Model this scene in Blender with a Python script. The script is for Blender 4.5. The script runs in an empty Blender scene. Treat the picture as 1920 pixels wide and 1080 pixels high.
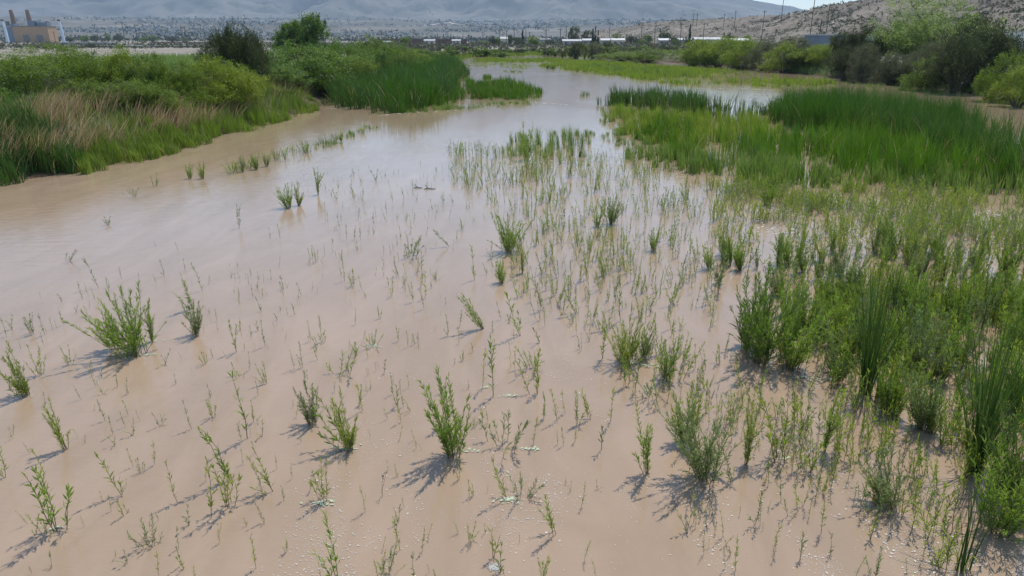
import bpy, math, random
import numpy as np
from mathutils import Vector
R = math.radians
rng = np.random.default_rng(7)
random.seed(7)
scn = bpy.context.scene
COL = scn.collection

# ------------------------------------------------------------------ camera, sky, sun, exposure
FPX, PITCH, CAMH = 1281.0, R(20), 5.0
cam_d = bpy.data.cameras.new('camera'); cam = bpy.data.objects.new('camera', cam_d); COL.objects.link(cam)
cam_d.sensor_width = 36; cam_d.lens = 36*FPX/1920
cam_d.clip_start = 0.1; cam_d.clip_end = 20000
cam.location = (0, 0, CAMH); cam.rotation_euler = (R(90)-PITCH, 0, 0)
scn.camera = cam
SUN_EL, SUN_AZ = R(61), R(29)          # azimuth clockwise from +Y
w = bpy.data.worlds.new('World'); scn.world = w; w.use_nodes = True
nt = w.node_tree; bg = nt.nodes['Background']
sky = nt.nodes.new('ShaderNodeTexSky'); sky.sky_type = 'NISHITA'; sky.sun_disc = False
sky.sun_elevation = SUN_EL; sky.sun_rotation = SUN_AZ
sky.air_density = 1.0; sky.dust_density = 0.15; sky.ozone_density = 1.6
nt.links.new(sky.outputs[0], bg.inputs[0]); bg.inputs[1].default_value = 0.15
sd = bpy.data.lights.new('sun', 'SUN'); sun = bpy.data.objects.new('sun', sd); COL.objects.link(sun)
sd.energy = 3.65; sd.angle = R(0.55); sd.color = (1.0, 0.955, 0.88)
tosun = Vector((math.sin(SUN_AZ)*math.cos(SUN_EL), math.cos(SUN_AZ)*math.cos(SUN_EL), math.sin(SUN_EL)))
sun.rotation_euler = tosun.to_track_quat('Z', 'Y').to_euler(); sun.location = (20, 40, 60)
scn.view_settings.view_transform = 'Standard'; scn.view_settings.look = 'None'
scn.view_settings.exposure = 0.36; scn.view_settings.gamma = 1; scn.view_settings.use_curve_mapping = False
scn.cycles.max_bounces = 6; scn.cycles.transparent_max_bounces = 4; scn.cycles.volume_bounces = 0
scn.cycles.use_denoising = True

# ------------------------------------------------------------------ geometry of the view
SP, CP = math.sin(PITCH), math.cos(PITCH)
def ray(px, py):
    dx, dy = (px-960)/FPX, (540-py)/FPX
    return dx, CP+dy*SP, -SP+dy*CP
def P(px, py, z=0.0):
    x, y, q = ray(px, py); t = (z-CAMH)/q
    return np.array([x*t, y*t])
def at(px, py, Y):
    x, y, q = ray(px, py); t = Y/y
    return np.array([x*t, Y, CAMH+q*t])
def topx(X, Y, Z):     # pixel of a point, used only to size and sort things
    d = Y*CP-(Z-CAMH)*SP; u = Y*SP+(Z-CAMH)*CP
    return 960+FPX*X/d, 540-FPX*u/d
def poly(pts, z=0.0): return np.array([P(a, b, z) for a, b in pts])
def inside(pts, pg):
    x, y = pts[:, 0], pts[:, 1]; r = np.zeros(len(pts), bool)
    n = len(pg); j = n-1
    for i in range(n):
        xi, yi = pg[i]; xj, yj = pg[j]
        c = ((yi > y) != (yj > y)) & (x < (xj-xi)*(y-yi)/((yj-yi) if yj != yi else 1e-9)+xi)
        r ^= c; j = i
    return r
def seg_dist(pts, pg):
    d = np.full(len(pts), 1e9)
    for i in range(len(pg)):
        a = pg[i]; b = pg[(i+1) % len(pg)]; ab = b-a
        t = np.clip(((pts-a)@ab)/max(ab@ab, 1e-9), 0, 1)
        d = np.minimum(d, np.hypot(*(pts-a-t[:, None]*ab).T))
    return d
def vn(x, y, s=0):      # vectorised value noise 0..1
    x = np.asarray(x, float); y = np.asarray(y, float)
    xi = np.floor(x).astype(np.int64); yi = np.floor(y).astype(np.int64)
    fx = x-xi; fy = y-yi; fx = fx*fx*(3-2*fx); fy = fy*fy*(3-2*fy)
    def h(a, b):
        n = (a*374761393+b*668265263+s*1274126177) & 0xffffffff
        n = ((n ^ (n >> 13))*1274126177) & 0xffffffff
        return ((n ^ (n >> 16)) & 0xffff)/65535.0
    return (h(xi, yi)*(1-fx)+h(xi+1, yi)*fx)*(1-fy)+(h(xi, yi+1)*(1-fx)+h(xi+1, yi+1)*fx)*fy
def fbm(x, y, o=5, s=0):
    r = 0; a = 0.5; t = 0
    for k in range(o):
        r = r+a*vn(np.asarray(x)*2**k+17*k, np.asarray(y)*2**k+9*k, s+k); t += a; a *= 0.5
    return r/t
def ridged(x, y, o=5, s=0):
    r = 0; a = 0.5; t = 0
    for k in range(o):
        r = r+a*(1-np.abs(2*vn(np.asarray(x)*2**k+31*k, np.asarray(y)*2**k+7*k, s+k)-1)); t += a; a *= 0.5
    return r/t
def sstep(a, b, x):
    t = np.clip((x-a)/(b-a), 0, 1); return t*t*(3-2*t)

# ------------------------------------------------------------------ mesh helpers
def mesh(name, V, T, tint=None, mats=(), midx=None, smooth=False):
    V = np.asarray(V, np.float32); T = np.asarray(T, np.int32)
    me = bpy.data.meshes.new(name); n = len(T); k = T.shape[1]
    me.vertices.add(len(V)); me.vertices.foreach_set('co', V.ravel())
    me.loops.add(n*k); me.loops.foreach_set('vertex_index', T.ravel())
    me.polygons.add(n)
    me.polygons.foreach_set('loop_start', np.arange(n, dtype=np.int32)*k)
    me.polygons.foreach_set('loop_total', np.full(n, k, np.int32))
    if midx is not None: me.polygons.foreach_set('material_index', np.asarray(midx, np.int32))
    me.polygons.foreach_set('use_smooth', np.full(n, smooth, bool))
    if tint is not None:
        a = me.attributes.new('tint', 'FLOAT', 'POINT'); a.data.foreach_set('value', np.asarray(tint, np.float32))
    for m in mats: me.materials.append(m)
    me.update(calc_edges=True)
    return me
def link(name, me, parent=None, loc=None, label=None, cat=None, group=None, kind=None):
    o = bpy.data.objects.new(name, me); COL.objects.link(o)
    if parent: o.parent = parent
    if loc is not None: o.location = [float(q) for q in loc]
    if label: o['label'] = label
    if cat: o['category'] = cat
    if group: o['group'] = group
    if kind: o['kind'] = kind
    return o
class G:     # accumulates triangle geometry
    def __init__(s): s.V = []; s.T = []; s.t = []; s.n = 0
    def add(s, V, T, t=0.5):
        V = np.asarray(V, float).reshape(-1, 3); T = np.asarray(T, int)
        if T.shape[1] == 4: T = np.vstack([T[:, [0, 1, 2]], T[:, [0, 2, 3]]])
        s.V.append(V); s.T.append(T+s.n); s.n += len(V)
        s.t.append(np.broadcast_to(t, (len(V),)) if np.ndim(t) == 0 else np.asarray(t))
    def get(s): return np.vstack(s.V), np.vstack(s.T), np.concatenate(s.t)
    def mesh(s, name, mat, smooth=False):
        V, T, t = s.get(); return mesh(name, V, T, t, [mat], smooth=smooth)
    def box(s, c, d, t=0.5, rz=0):
        x, y, z = [q/2 for q in d]
        V = np.array([[a*x, b*y, q*z] for q in (-1, 1) for a, b in ((-1, -1), (1, -1), (1, 1), (-1, 1))])
        if rz: cs, sn = math.cos(rz), math.sin(rz); V = np.c_[V[:, 0]*cs-V[:, 1]*sn, V[:, 0]*sn+V[:, 1]*cs, V[:, 2]]
        s.add(V+np.array(c), [[0, 3, 2, 1], [4, 5, 6, 7], [0, 1, 5, 4], [1, 2, 6, 5], [2, 3, 7, 6], [3, 0, 4, 7]], t)
    def tube(s, pts, rad, k=5, t=0.5):
        pts = np.asarray(pts, float); n = len(pts); rad = np.broadcast_to(rad, (n,))
        d = np.gradient(pts, axis=0); d /= np.linalg.norm(d, axis=1)[:, None]+1e-9
        ref = np.array([0.31, 0.95, 0.05]); 
        u = np.cross(d, ref); u /= np.linalg.norm(u, axis=1)[:, None]+1e-9; v = np.cross(d, u)
        a = np.arange(k)*2*math.pi/k
        V = (pts[:, None]+rad[:, None, None]*(np.cos(a)[None, :, None]*u[:, None]+np.sin(a)[None, :, None]*v[:, None])).reshape(-1, 3)
        F = [[i*k+j, i*k+(j+1) % k, (i+1)*k+(j+1) % k, (i+1)*k+j] for i in range(n-1) for j in range(k)]
        s.add(V, F, t)
        c = (n-1)*k
        s.add(V[c:c+k], [[0, j, j+1] for j in range(1, k-1)], t)
def unit(v): return v/(np.linalg.norm(v, axis=-1, keepdims=True)+1e-9)
def leaf_geo(B, D, L, W, tint, roll=None):
    """narrow lance shaped leaves: two triangles each with a folded midrib bend"""
    n = len(B); D = unit(D)
    up = np.tile([0, 0, 1.0], (n, 1))+rng.normal(0, 0.6, (n, 3)); S = unit(np.cross(D, up))
    N = np.cross(S, D); L = L[:, None]; W = W[:, None]
    m = B+D*L*0.45+N*L*0.06; tip = B+D*L-np.array([0, 0, 1.0])*L*0.14
    V = np.stack([B, m+S*W/2, tip, m-S*W/2], 1).reshape(-1, 3)
    i = np.arange(n)[:, None]*4
    T = np.vstack([i+[0, 1, 3], i+[1, 2, 3]])
    return V, T, np.repeat(tint, 4)
def blade_geo(B, H, W, lean, az, tint, seg=3, curve=1.8):
    """tapered ribbon blades rising from B, bending over by lean (metres at tip)"""
    n = len(B); f = rng.uniform(0, 2*math.pi, n)
    S = np.c_[np.cos(f), np.sin(f), np.zeros(n)]*0.5
    A = np.c_[np.cos(az), np.sin(az), np.zeros(n)]
    V = []
    for k in range(seg+1):
        q = k/seg; c = B+A*(lean*q**curve)[:, None]; c = c.copy()
        c[:, 2] += H*(q-0.12*q**3*(lean/H))
        if k < seg:
            ww = (W*(1-0.55*q**1.5))[:, None]; V += [c-S*ww, c+S*ww]
        else: V += [c]
    m = 2*seg+1; V = np.stack(V, 1).reshape(-1, 3); i = np.arange(n)[:, None]*m
    T = []
    for k in range(seg-1):
        a = 2*k; T += [i+[a, a+1, a+3], i+[a, a+3, a+2]]
    a = 2*(seg-1); T += [i+[a, a+1, a+2]]
    return V, np.vstack(T), np.repeat(tint, m)

# ------------------------------------------------------------------ materials
def mat_new(name):
    m = bpy.data.materials.new(name); m.use_nodes = True
    return m, m.node_tree.nodes, m.node_tree.links, m.node_tree.nodes['Principled BSDF']
def flat(name, col, rough=0.7, var=0.12, scale=3.0, metal=0):
    m, N, L, b = mat_new(name)
    tc = N.new('ShaderNodeTexCoord'); no = N.new('ShaderNodeTexNoise'); no.inputs['Scale'].default_value = scale
    no.inputs['Detail'].default_value = 6; L.new(tc.outputs['Object'], no.inputs['Vector'])
    mx = N.new('ShaderNodeMix'); mx.data_type = 'RGBA'
    mx.inputs[6].default_value = (*[c*(1-var*2) for c in col], 1); mx.inputs[7].default_value = (*[min(1, c*(1+var*2)) for c in col], 1)
    L.new(no.outputs['Fac'], mx.inputs[0]); L.new(mx.outputs[2], b.inputs['Base Color'])
    b.inputs['Roughness'].default_value = rough; b.inputs['Metallic'].default_value = metal
    return m
def leafmat(name, ca, cb, cc=None, trans=0.35, rough=0.5, patch=0.25, objvar=0.5):
    """ca..cb by each leaf's own tint, cc by soft patches of a different growth"""
    m, N, L, b = mat_new(name)
    at_ = N.new('ShaderNodeAttribute'); at_.attribute_name = 'tint'
    oi = N.new('ShaderNodeObjectInfo')
    ad = N.new('ShaderNodeMath'); ad.operation = 'MULTIPLY_ADD'
    L.new(oi.outputs['Random'], ad.inputs[0]); ad.inputs[1].default_value = objvar; 
    sb = N.new('ShaderNodeMath'); sb.operation = 'SUBTRACT'; sb.inputs[1].default_value = objvar/2; L.new(at_.outputs['Fac'], sb.inputs[0])
    L.new(sb.outputs[0], ad.inputs[2]); ad.use_clamp = True
    mx = N.new('ShaderNodeMix'); mx.data_type = 'RGBA'
    mx.inputs[6].default_value = (*ca, 1); mx.inputs[7].default_value = (*cb, 1); L.new(ad.outputs[0], mx.inputs[0])
    ge = N.new('ShaderNodeNewGeometry'); no = N.new('ShaderNodeTexNoise'); no.inputs['Scale'].default_value = patch; no.inputs['Detail'].default_value = 3
    L.new(ge.outputs['Position'], no.inputs['Vector'])
    rp = N.new('ShaderNodeMapRange'); rp.inputs[1].default_value = 0.45; rp.inputs[2].default_value = 0.68; L.new(no.outputs['Fac'], rp.inputs[0])
    m2 = N.new('ShaderNodeMix'); m2.data_type = 'RGBA'; L.new(rp.outputs[0], m2.inputs[0]); L.new(mx.outputs[2], m2.inputs[6])
    m2.inputs[7].default_value = (*(cc or cb), 1)
    L.new(m2.outputs[2], b.inputs['Base Color']); b.inputs['Roughness'].default_value = rough
    b.inputs['Specular IOR Level'].default_value = 0.22
    tr = N.new('ShaderNodeBsdfTranslucent'); 
    hs = N.new('ShaderNodeHueSaturation'); hs.inputs['Value'].default_value = 1.5; hs.inputs['Saturation'].default_value = 1.1
    L.new(m2.outputs[2], hs.inputs['Color']); L.new(hs.outputs[0], tr.inputs[0])
    ms = N.new('ShaderNodeMixShader'); ms.inputs[0].default_value = trans
    L.new(b.outputs[0], ms.inputs[1]); L.new(tr.outputs[0], ms.inputs[2])
    L.new(ms.outputs[0], N['Material Output'].inputs['Surface'])
    return m
def ramp(N, stops):
    r = N.new('ShaderNodeValToRGB'); e = r.color_ramp.elements
    e[0].position = stops[0][0]; e[0].color = (*stops[0][1], 1); e[1].position = stops[-1][0]; e[1].color = (*stops[-1][1], 1)
    for p, c in stops[1:-1]: q = e.new(p); q.color = (*c, 1)
    return r
def noise(N, L, src, scale, detail=6, rough=0.55, dist=0, stretch=None):
    n = N.new('ShaderNodeTexNoise'); n.inputs['Scale'].default_value = scale; n.inputs['Detail'].default_value = detail
    n.inputs['Roughness'].default_value = rough; n.inputs['Distortion'].default_value = dist
    if stretch:
        mp = N.new('ShaderNodeMapping'); mp.inputs['Scale'].default_value = stretch[:3]
        if len(stretch) > 3: mp.inputs['Rotation'].default_value = (0, 0, stretch[3])
        L.new(src, mp.inputs[0]); src = mp.outputs[0]
    L.new(src, n.inputs['Vector']); return n

def water_mat():
    m, N, L, b = mat_new('muddy_water')
    ge = N.new('ShaderNodeNewGeometry'); pos = ge.outputs['Position']
    n1 = noise(N, L, pos, 0.22, 7, 0.6, 1.6, (1.6, 0.45, 1, 0.25))
    r = ramp(N, [(0.3, (0.310, 0.222, 0.145)), (0.7, (0.360, 0.258, 0.176))]); L.new(n1.outputs['Fac'], r.inputs[0])
    n2 = noise(N, L, pos, 1.1, 7, 0.6, 1.2, (1.0, 0.35, 1, 0.2))
    r2 = ramp(N, [(0.3, (0.91, 0.90, 0.88)), (0.7, (1.07, 1.07, 1.08))]); L.new(n2.outputs['Fac'], r2.inputs[0])
    mu = N.new('ShaderNodeMix'); mu.data_type = 'RGBA'; mu.blend_type = 'MULTIPLY'; mu.inputs[0].default_value = 1
    L.new(r.outputs[0], mu.inputs[6]); L.new(r2.outputs[0], mu.inputs[7]); L.new(mu.outputs[2], b.inputs['Base Color'])
    b.inputs['IOR'].default_value = 1.38; 
    b.inputs['Roughness'].default_value = 0.06
    w1 = noise(N, L, pos, 2.2, 5, 0.6, 0.5, (0.8, 2.2, 1, -0.35))
    w2 = noise(N, L, pos, 14, 3, 0.5, 0.3, (0.8, 1.8, 1, -0.35))
    w3 = noise(N, L, pos, 0.07, 3, 0.5, 0.8, (1.4, 0.6, 1, 0.3))       # where the wind roughens the surface
    mr = N.new('ShaderNodeMapRange'); mr.inputs[1].default_value = 0.4; mr.inputs[2].default_value = 0.6
    mr.inputs[3].default_value = 0.25; mr.inputs[4].default_value = 1.0; L.new(w3.outputs['Fac'], mr.inputs[0])
    ad = N.new('ShaderNodeMath'); ad.operation = 'MULTIPLY_ADD'; L.new(w2.outputs['Fac'], ad.inputs[0]); ad.inputs[1].default_value = 0.18; L.new(w1.outputs['Fac'], ad.inputs[2])
    mm = N.new('ShaderNodeMath'); mm.operation = 'MULTIPLY'; L.new(ad.outputs[0], mm.inputs[0]); L.new(mr.outputs[0], mm.inputs[1])
    bp = N.new('ShaderNodeBump'); bp.inputs['Distance'].default_value = 0.008; bp.inputs['Strength'].default_value = 1.0
    L.new(mm.outputs[0], bp.inputs['Height']); L.new(bp.outputs[0], b.inputs['Normal'])
    return m
def ground_mat():
    m, N, L, b = mat_new('dusty_ground')
    ge = N.new('ShaderNodeNewGeometry'); pos = ge.outputs['Position']
    n1 = noise(N, L, pos, 0.02, 9, 0.62)
    r = ramp(N, [(0.3, (0.17, 0.14, 0.11)), (0.5, (0.27, 0.235, 0.195)), (0.62, (0.34, 0.305, 0.265)), (0.75, (0.24, 0.21, 0.165))]); L.new(n1.outputs['Fac'], r.inputs[0])
    n2 = noise(N, L, pos, 0.35, 8, 0.65)
    r2 = ramp(N, [(0.48, (0, 0, 0)), (0.6, (1, 1, 1))]); L.new(n2.outputs['Fac'], r2.inputs[0])
    mx = N.new('ShaderNodeMix'); mx.data_type = 'RGBA'; L.new(r.outputs[0], mx.inputs[6]); mx.inputs[7].default_value = (0.12, 0.13, 0.06, 1)
    ml = N.new('ShaderNodeMath'); ml.operation = 'MULTIPLY'; ml.inputs[1].default_value = 0.5; L.new(r2.outputs[0], ml.inputs[0])
    L.new(ml.outputs[0], mx.inputs[0])
    sx = N.new('ShaderNodeSeparateXYZ'); L.new(pos, sx.inputs[0]); wt = N.new('ShaderNodeMapRange'); wt.inputs[1].default_value = 0.15; wt.inputs[2].default_value = 0.9
    wt.inputs[3].default_value = 1.0; wt.inputs[4].default_value = 0.0; L.new(sx.outputs[2], wt.inputs[0])      # wet silt along the waterline
    wm = N.new('ShaderNodeMix'); wm.data_type = 'RGBA'; L.new(wt.outputs[0], wm.inputs[0]); L.new(mx.outputs[2], wm.inputs[6]); wm.inputs[7].default_value = (0.085, 0.062, 0.038, 1)
    L.new(wm.outputs[2], b.inputs['Base Color']); b.inputs['Roughness'].default_value = 0.95
    b.inputs['Specular IOR Level'].default_value = 0.1
    n3 = noise(N, L, pos, 3, 8, 0.7); bp = N.new('ShaderNodeBump'); bp.inputs['Distance'].default_value = 0.1; bp.inputs['Strength'].default_value = 0.6
    L.new(n3.outputs['Fac'], bp.inputs['Height']); L.new(bp.outputs[0], b.inputs['Normal'])
    return m
def desert_mat(name, stops, s1, s2, scrub=(0.09, 0.095, 0.06), amt=0.6, lo=0.5, hi=0.56):
    m, N, L, b = mat_new(name)
    ge = N.new('ShaderNodeNewGeometry'); pos = ge.outputs['Position']
    n1 = noise(N, L, pos, s1, 10, 0.65, 0.4); r = ramp(N, stops); L.new(n1.outputs['Fac'], r.inputs[0])
    n2 = noise(N, L, pos, s2, 6, 0.7); r2 = ramp(N, [(lo, (0, 0, 0)), (hi, (amt, amt, amt))]); L.new(n2.outputs['Fac'], r2.inputs[0])
    mx = N.new('ShaderNodeMix'); mx.data_type = 'RGBA'; L.new(r.outputs[0], mx.inputs[6]); mx.inputs[7].default_value = (*scrub, 1)
    L.new(r2.outputs[0], mx.inputs[0]); L.new(mx.outputs[2], b.inputs['Base Color']); b.inputs['Roughness'].default_value = 0.95
    b.inputs['Specular IOR Level'].default_value = 0.1
    bp = N.new('ShaderNodeBump'); bp.inputs['Distance'].default_value = 0.3/s2*0.1; bp.inputs['Strength'].default_value = 0.7
    L.new(n2.outputs['Fac'], bp.inputs['Height']); L.new(bp.outputs[0], b.inputs['Normal'])
    return m
M = dict(
    water=water_mat(), ground=ground_mat(),
    hill=desert_mat('stony_hill', [(0.3, (0.15, 0.122, 0.098)), (0.5, (0.225, 0.185, 0.15)), (0.7, (0.30, 0.255, 0.21))], 0.02, 0.35, amt=0.7),
    foothills=desert_mat('foothill_ground', [(0.3, (0.085, 0.082, 0.07)), (0.5, (0.135, 0.125, 0.108)), (0.62, (0.20, 0.183, 0.155)), (0.72, (0.30, 0.27, 0.23))], 0.004, 0.02, amt=0.5),
    mountain=desert_mat('mountain_rock', [(0.3, (0.12, 0.115, 0.10)), (0.55, (0.18, 0.17, 0.15)), (0.75, (0.25, 0.23, 0.20))], 0.0016, 0.008, scrub=(0.07, 0.08, 0.07), amt=0.5),  # dark patches in the colour stand in for cloud shadows and canyon shade
    foam=flat('foam', (0.52, 0.48, 0.42), 0.6, 0.05), scum=flat('algae_scum', (0.42, 0.50, 0.33), 0.7, 0.1, 8),
    willow=leafmat('willow_leaf', (0.128, 0.212, 0.034), (0.275, 0.365, 0.057), (0.193, 0.288, 0.046), 0.34),
    willow_y=leafmat('yellow_willow_leaf', (0.169, 0.230, 0.038), (0.304, 0.351, 0.061), (0.230, 0.297, 0.054), 0.38),
    willow_g=leafmat('grey_willow_leaf', (0.114, 0.164, 0.056), (0.220, 0.274, 0.100), None, 0.3),
    stem=flat('green_brown_stem', (0.115, 0.10, 0.045), 0.7, 0.2),
    deadstem=flat('dark_dead_stem', (0.05, 0.035, 0.028), 0.8, 0.2),
    cattail=leafmat('cattail_blade', (0.053, 0.119, 0.014), (0.125, 0.217, 0.027), (0.083, 0.181, 0.018), 0.3, 0.42, 0.12, 0.2),
    cattail_dark=leafmat('dark_cattail_blade', (0.040, 0.090, 0.017), (0.085, 0.160, 0.030), (0.054, 0.133, 0.013), 0.26, 0.38, 0.12, 0.2),
    grass=leafmat('marsh_grass', (0.109, 0.178, 0.025), (0.218, 0.282, 0.048), (0.172, 0.253, 0.034), 0.38, 0.5, 0.15, 0.2),
    weed=leafmat('marsh_weed', (0.100, 0.169, 0.040), (0.200, 0.269, 0.069), (0.150, 0.225, 0.044), 0.36, 0.5, 0.3, 0.2),
    cattail_tall=leafmat('tall_cattail_blade', (0.020, 0.052, 0.010), (0.058, 0.115, 0.020), None, 0.18, 0.4, 0.12, 0.1),
    dry=leafmat('dry_reed', (0.263, 0.186, 0.104), (0.525, 0.400, 0.256), (0.378, 0.279, 0.144), 0.25, 0.6, 0.8, 0.2),
    shrub=leafmat('shrub_leaf', (0.078, 0.130, 0.020), (0.178, 0.239, 0.036), (0.128, 0.193, 0.023), 0.32, 0.5, 0.35, 0.5),
    shrub_y=leafmat('yellow_green_shrub_leaf', (0.131, 0.188, 0.025), (0.250, 0.294, 0.044), (0.188, 0.250, 0.037), 0.36, 0.5, 0.35, 0.4),
    shrub_b=leafmat('broad_shrub_leaf', (0.077, 0.139, 0.025), (0.161, 0.233, 0.045), (0.115, 0.189, 0.030), 0.32, 0.45, 0.35, 0.4),
    tamarisk=leafmat('tamarisk_foliage', (0.045, 0.059, 0.022), (0.093, 0.109, 0.040), (0.067, 0.086, 0.030), 0.2, 0.7, 0.4, 0.4),
    tamarisk_g=leafmat('greyish_tamarisk_foliage', (0.09, 0.10, 0.05), (0.185, 0.185, 0.10), (0.12, 0.14, 0.06), 0.22, 0.7, 0.4, 0.3),
    cottonwood=leafmat('cottonwood_leaf', (0.068, 0.127, 0.029), (0.143, 0.220, 0.046), None, 0.33, 0.4, 0.4, 0.3),
    palegreen=leafmat('pale_willow_leaf', (0.138, 0.198, 0.050), (0.259, 0.330, 0.088), (0.187, 0.259, 0.066), 0.38, 0.5, 0.4, 0.2),
    cypress=leafmat('cypress_foliage', (0.02, 0.035, 0.015), (0.045, 0.065, 0.026), None, 0.1, 0.8, 0.4, 0.2),
    scrub=leafmat('desert_scrub', (0.07, 0.072, 0.045), (0.14, 0.135, 0.085), (0.10, 0.105, 0.06), 0.1, 0.9, 0.05, 0.1),
    bark=flat('grey_bark', (0.12, 0.095, 0.07), 0.9, 0.25, 6),
    white=flat('white_roof', (0.40, 0.40, 0.40), 0.5, 0.03), cream=flat('cream_wall', (0.50, 0.45, 0.38), 0.8, 0.08),
    greywall=flat('grey_wall', (0.30, 0.29, 0.275), 0.8, 0.08), dark=flat('dark_window', (0.04, 0.045, 0.05), 0.2, 0.05),
    tan=flat('tan_brick_wall', (0.40, 0.255, 0.145), 0.85, 0.06, 0.3), brownstack=flat('brown_stack', (0.19, 0.125, 0.075), 0.85, 0.08, 0.3),
    plantblue=flat('blue_grey_cladding', (0.15, 0.185, 0.24), 0.6, 0.08, 0.3), palestack=flat('pale_blue_stack', (0.55, 0.62, 0.70), 0.5, 0.04, 0.3),
    roofgrey=flat('grey_roof', (0.17, 0.165, 0.16), 0.8, 0.06, 0.3), pole=flat('weathered_pole', (0.10, 0.075, 0.055), 0.9, 0.15),
    rust=flat('rust_fence', (0.13, 0.065, 0.05), 0.8, 0.12, 0.2), town=flat('distant_house_walls', (0.42, 0.41, 0.39), 0.8, 0.1, 0.02),
    towntree=flat('distant_tree_foliage', (0.05, 0.065, 0.035), 0.9, 0.2, 0.05), paleslab=flat('pale_concrete', (0.45, 0.45, 0.44), 0.8, 0.05, 0.05),
    road=flat('pale_dirt_road', (0.46, 0.42, 0.36), 0.9, 0.05, 0.05), mud=flat('wet_mud_mat', (0.11, 0.085, 0.05), 0.8, 0.2, 2.0),
)

# ------------------------------------------------------------------ setting: water, ground, hills, mountain
RIVER = np.vstack([[(-26, -30), (-23, 10)], poly([(-60, 356), (0, 343), (150, 322), (300, 287), (400, 259), (500, 230), (600, 201), (650, 150), (700, 124), (790, 110), (860, 103), (960, 97), (1120, 99), (1250, 116), (1420, 130), (1560, 146), (1700, 160), (1800, 170), (1850, 186), (1980, 210)]), [(62, 15), (62, -30)]])
def gz(x, y):
    """height of the ground"""
    p = np.c_[np.ravel(x), np.ravel(y)]
    d = seg_dist(p, RIVER)*np.where(inside(p, RIVER), -1, 1)
    r = np.hypot(p[:, 0], p[:, 1])
    z = np.where(d < 0, np.maximum(-0.6, d*0.25), 1.35*sstep(0, 4.5, d)+0.1*np.minimum(d, 1))
    z = z+np.where(d > 3, (fbm(p[:, 0]/9, p[:, 1]/9, 4, 3)-0.5)*0.5*sstep(3, 9, d), 0)
    rise = sstep(1000, 3600, r)
    z = z+rise*78+(sstep(900, 1700, r))*(ridged(p[:, 0]/620, p[:, 1]/620, 5, 11)-0.6)*30*(0.4+rise)
    return z.reshape(np.shape(x))
def z_at(x, y): return float(gz(np.array([x]), np.array([y]))[0])
def grid_mesh(name, X, Y, Z, mat, flip=False):
    a, b = X.shape; i = np.arange(a*b).reshape(a, b)
    F = np.stack([i[:-1, :-1], i[:-1, 1:], i[1:, 1:], i[1:, :-1]], -1).reshape(-1, 4)
    if flip: F = F[:, ::-1]
    return mesh(name, np.c_[X.ravel(), Y.ravel(), Z.ravel()], F, None, [mat], smooth=True)
th = np.linspace(R(-62), R(62), 300)[None, :]
rr = np.r_[np.linspace(8, 150, 110), np.geomspace(152, 1200, 80)][:, None]
X, Y = rr*np.sin(th)-0.0*rr, rr*np.cos(th)-12
Z = gz(X, Y); link('ground', grid_mesh('ground', X, Y, Z, M['ground'], True), kind='structure')
rr = np.geomspace(1195, 4600, 110)[:, None]
X, Y = rr*np.sin(th), rr*np.cos(th)-12
Z = gz(X, Y)-0.02; link('foothills', grid_mesh('foothills', X, Y, Z, M['foothills'], True), kind='structure')
wx = np.array([[-60., 90], [-60, 90]]); wy = np.array([[-25., -25], [420, 420]])
link('river_water', grid_mesh('river_water', wx, wy, wx*0, M['water']), kind='structure')
# near bed behind and under the camera so the ground goes on
link('river_bed', mesh('river_bed', [(-300, -60, -0.7), (300, -60, -0.7), (300, 20, -0.7), (-300, 20, -0.7)], [(0, 1, 2, 3)], None, [M['mud']]), kind='structure')

def loft(name, cols, foot_z, mat, nu=300, nv=70, amp=0.1, nsc=60, seed=5, prof=1.3, back=0.5):
    """cols: (px, ridge py, ridge distance, foot distance); a rising face, a ridge and a back slope"""
    c = np.array(cols, float); px = np.linspace(c[0, 0], c[-1, 0], nu)
    py = np.interp(px, c[:, 0], c[:, 1]); dr = np.interp(px, c[:, 0], c[:, 2]); df = np.interp(px, c[:, 0], c[:, 3])
    v = np.r_[np.linspace(0, 1, nv), 1+np.linspace(0, 1, 12)[1:]]
    D = np.where(v[:, None] <= 1, df+(dr-df)*v[:, None], dr+(dr-df)*back*(v[:, None]-1))
    ang = np.arctan((px-960)/FPX/ (CP+ (540-74)/FPX*SP))
    X = D*np.tan(ang)[None, :]; Yy = D+0*X
    ztop = CAMH+np.array([ray(a, b)[2]/ray(a, b)[1] for a, b in zip(px, py)])*dr
    f = np.where(v <= 1, v**prof, 1-(v-1))[:, None]
    env = (np.minimum(1, v*4)*np.where(v <= 1, 1-0.75*sstep(0.85, 1, v), 0.3))[:, None]
    nz = (ridged(X/nsc, Yy/nsc, 6, seed)-0.62)
    Z = foot_z+(ztop[None, :]-foot_z)*f+env*amp*(ztop[None, :]-foot_z+2)*nz*2
    Z[0] -= 3; Z[-1] -= 5
    o = link(name, grid_mesh(name, X, Yy, Z, mat), kind='structure')
    return X, Yy, Z
MX, MY, MZ = loft('mountain', [(-900, -120, 7000, 3900), (0, -110, 6800, 3900), (500, -130, 6800, 3900), (900, -110, 6500, 3900), (1150, -80, 6300, 3800), (1300, -25, 6200, 3700), (1400, 0, 6100, 3700), (1445, 9, 6000, 3700), (1500, 19, 6000, 3700), (1600, 38, 6000, 3700), (1800, 58, 6000, 3700), (2600, 60, 6000, 3700)],
     70, M['mountain'], 420, 110, 0.30, 650, 21, 1.15)
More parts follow.
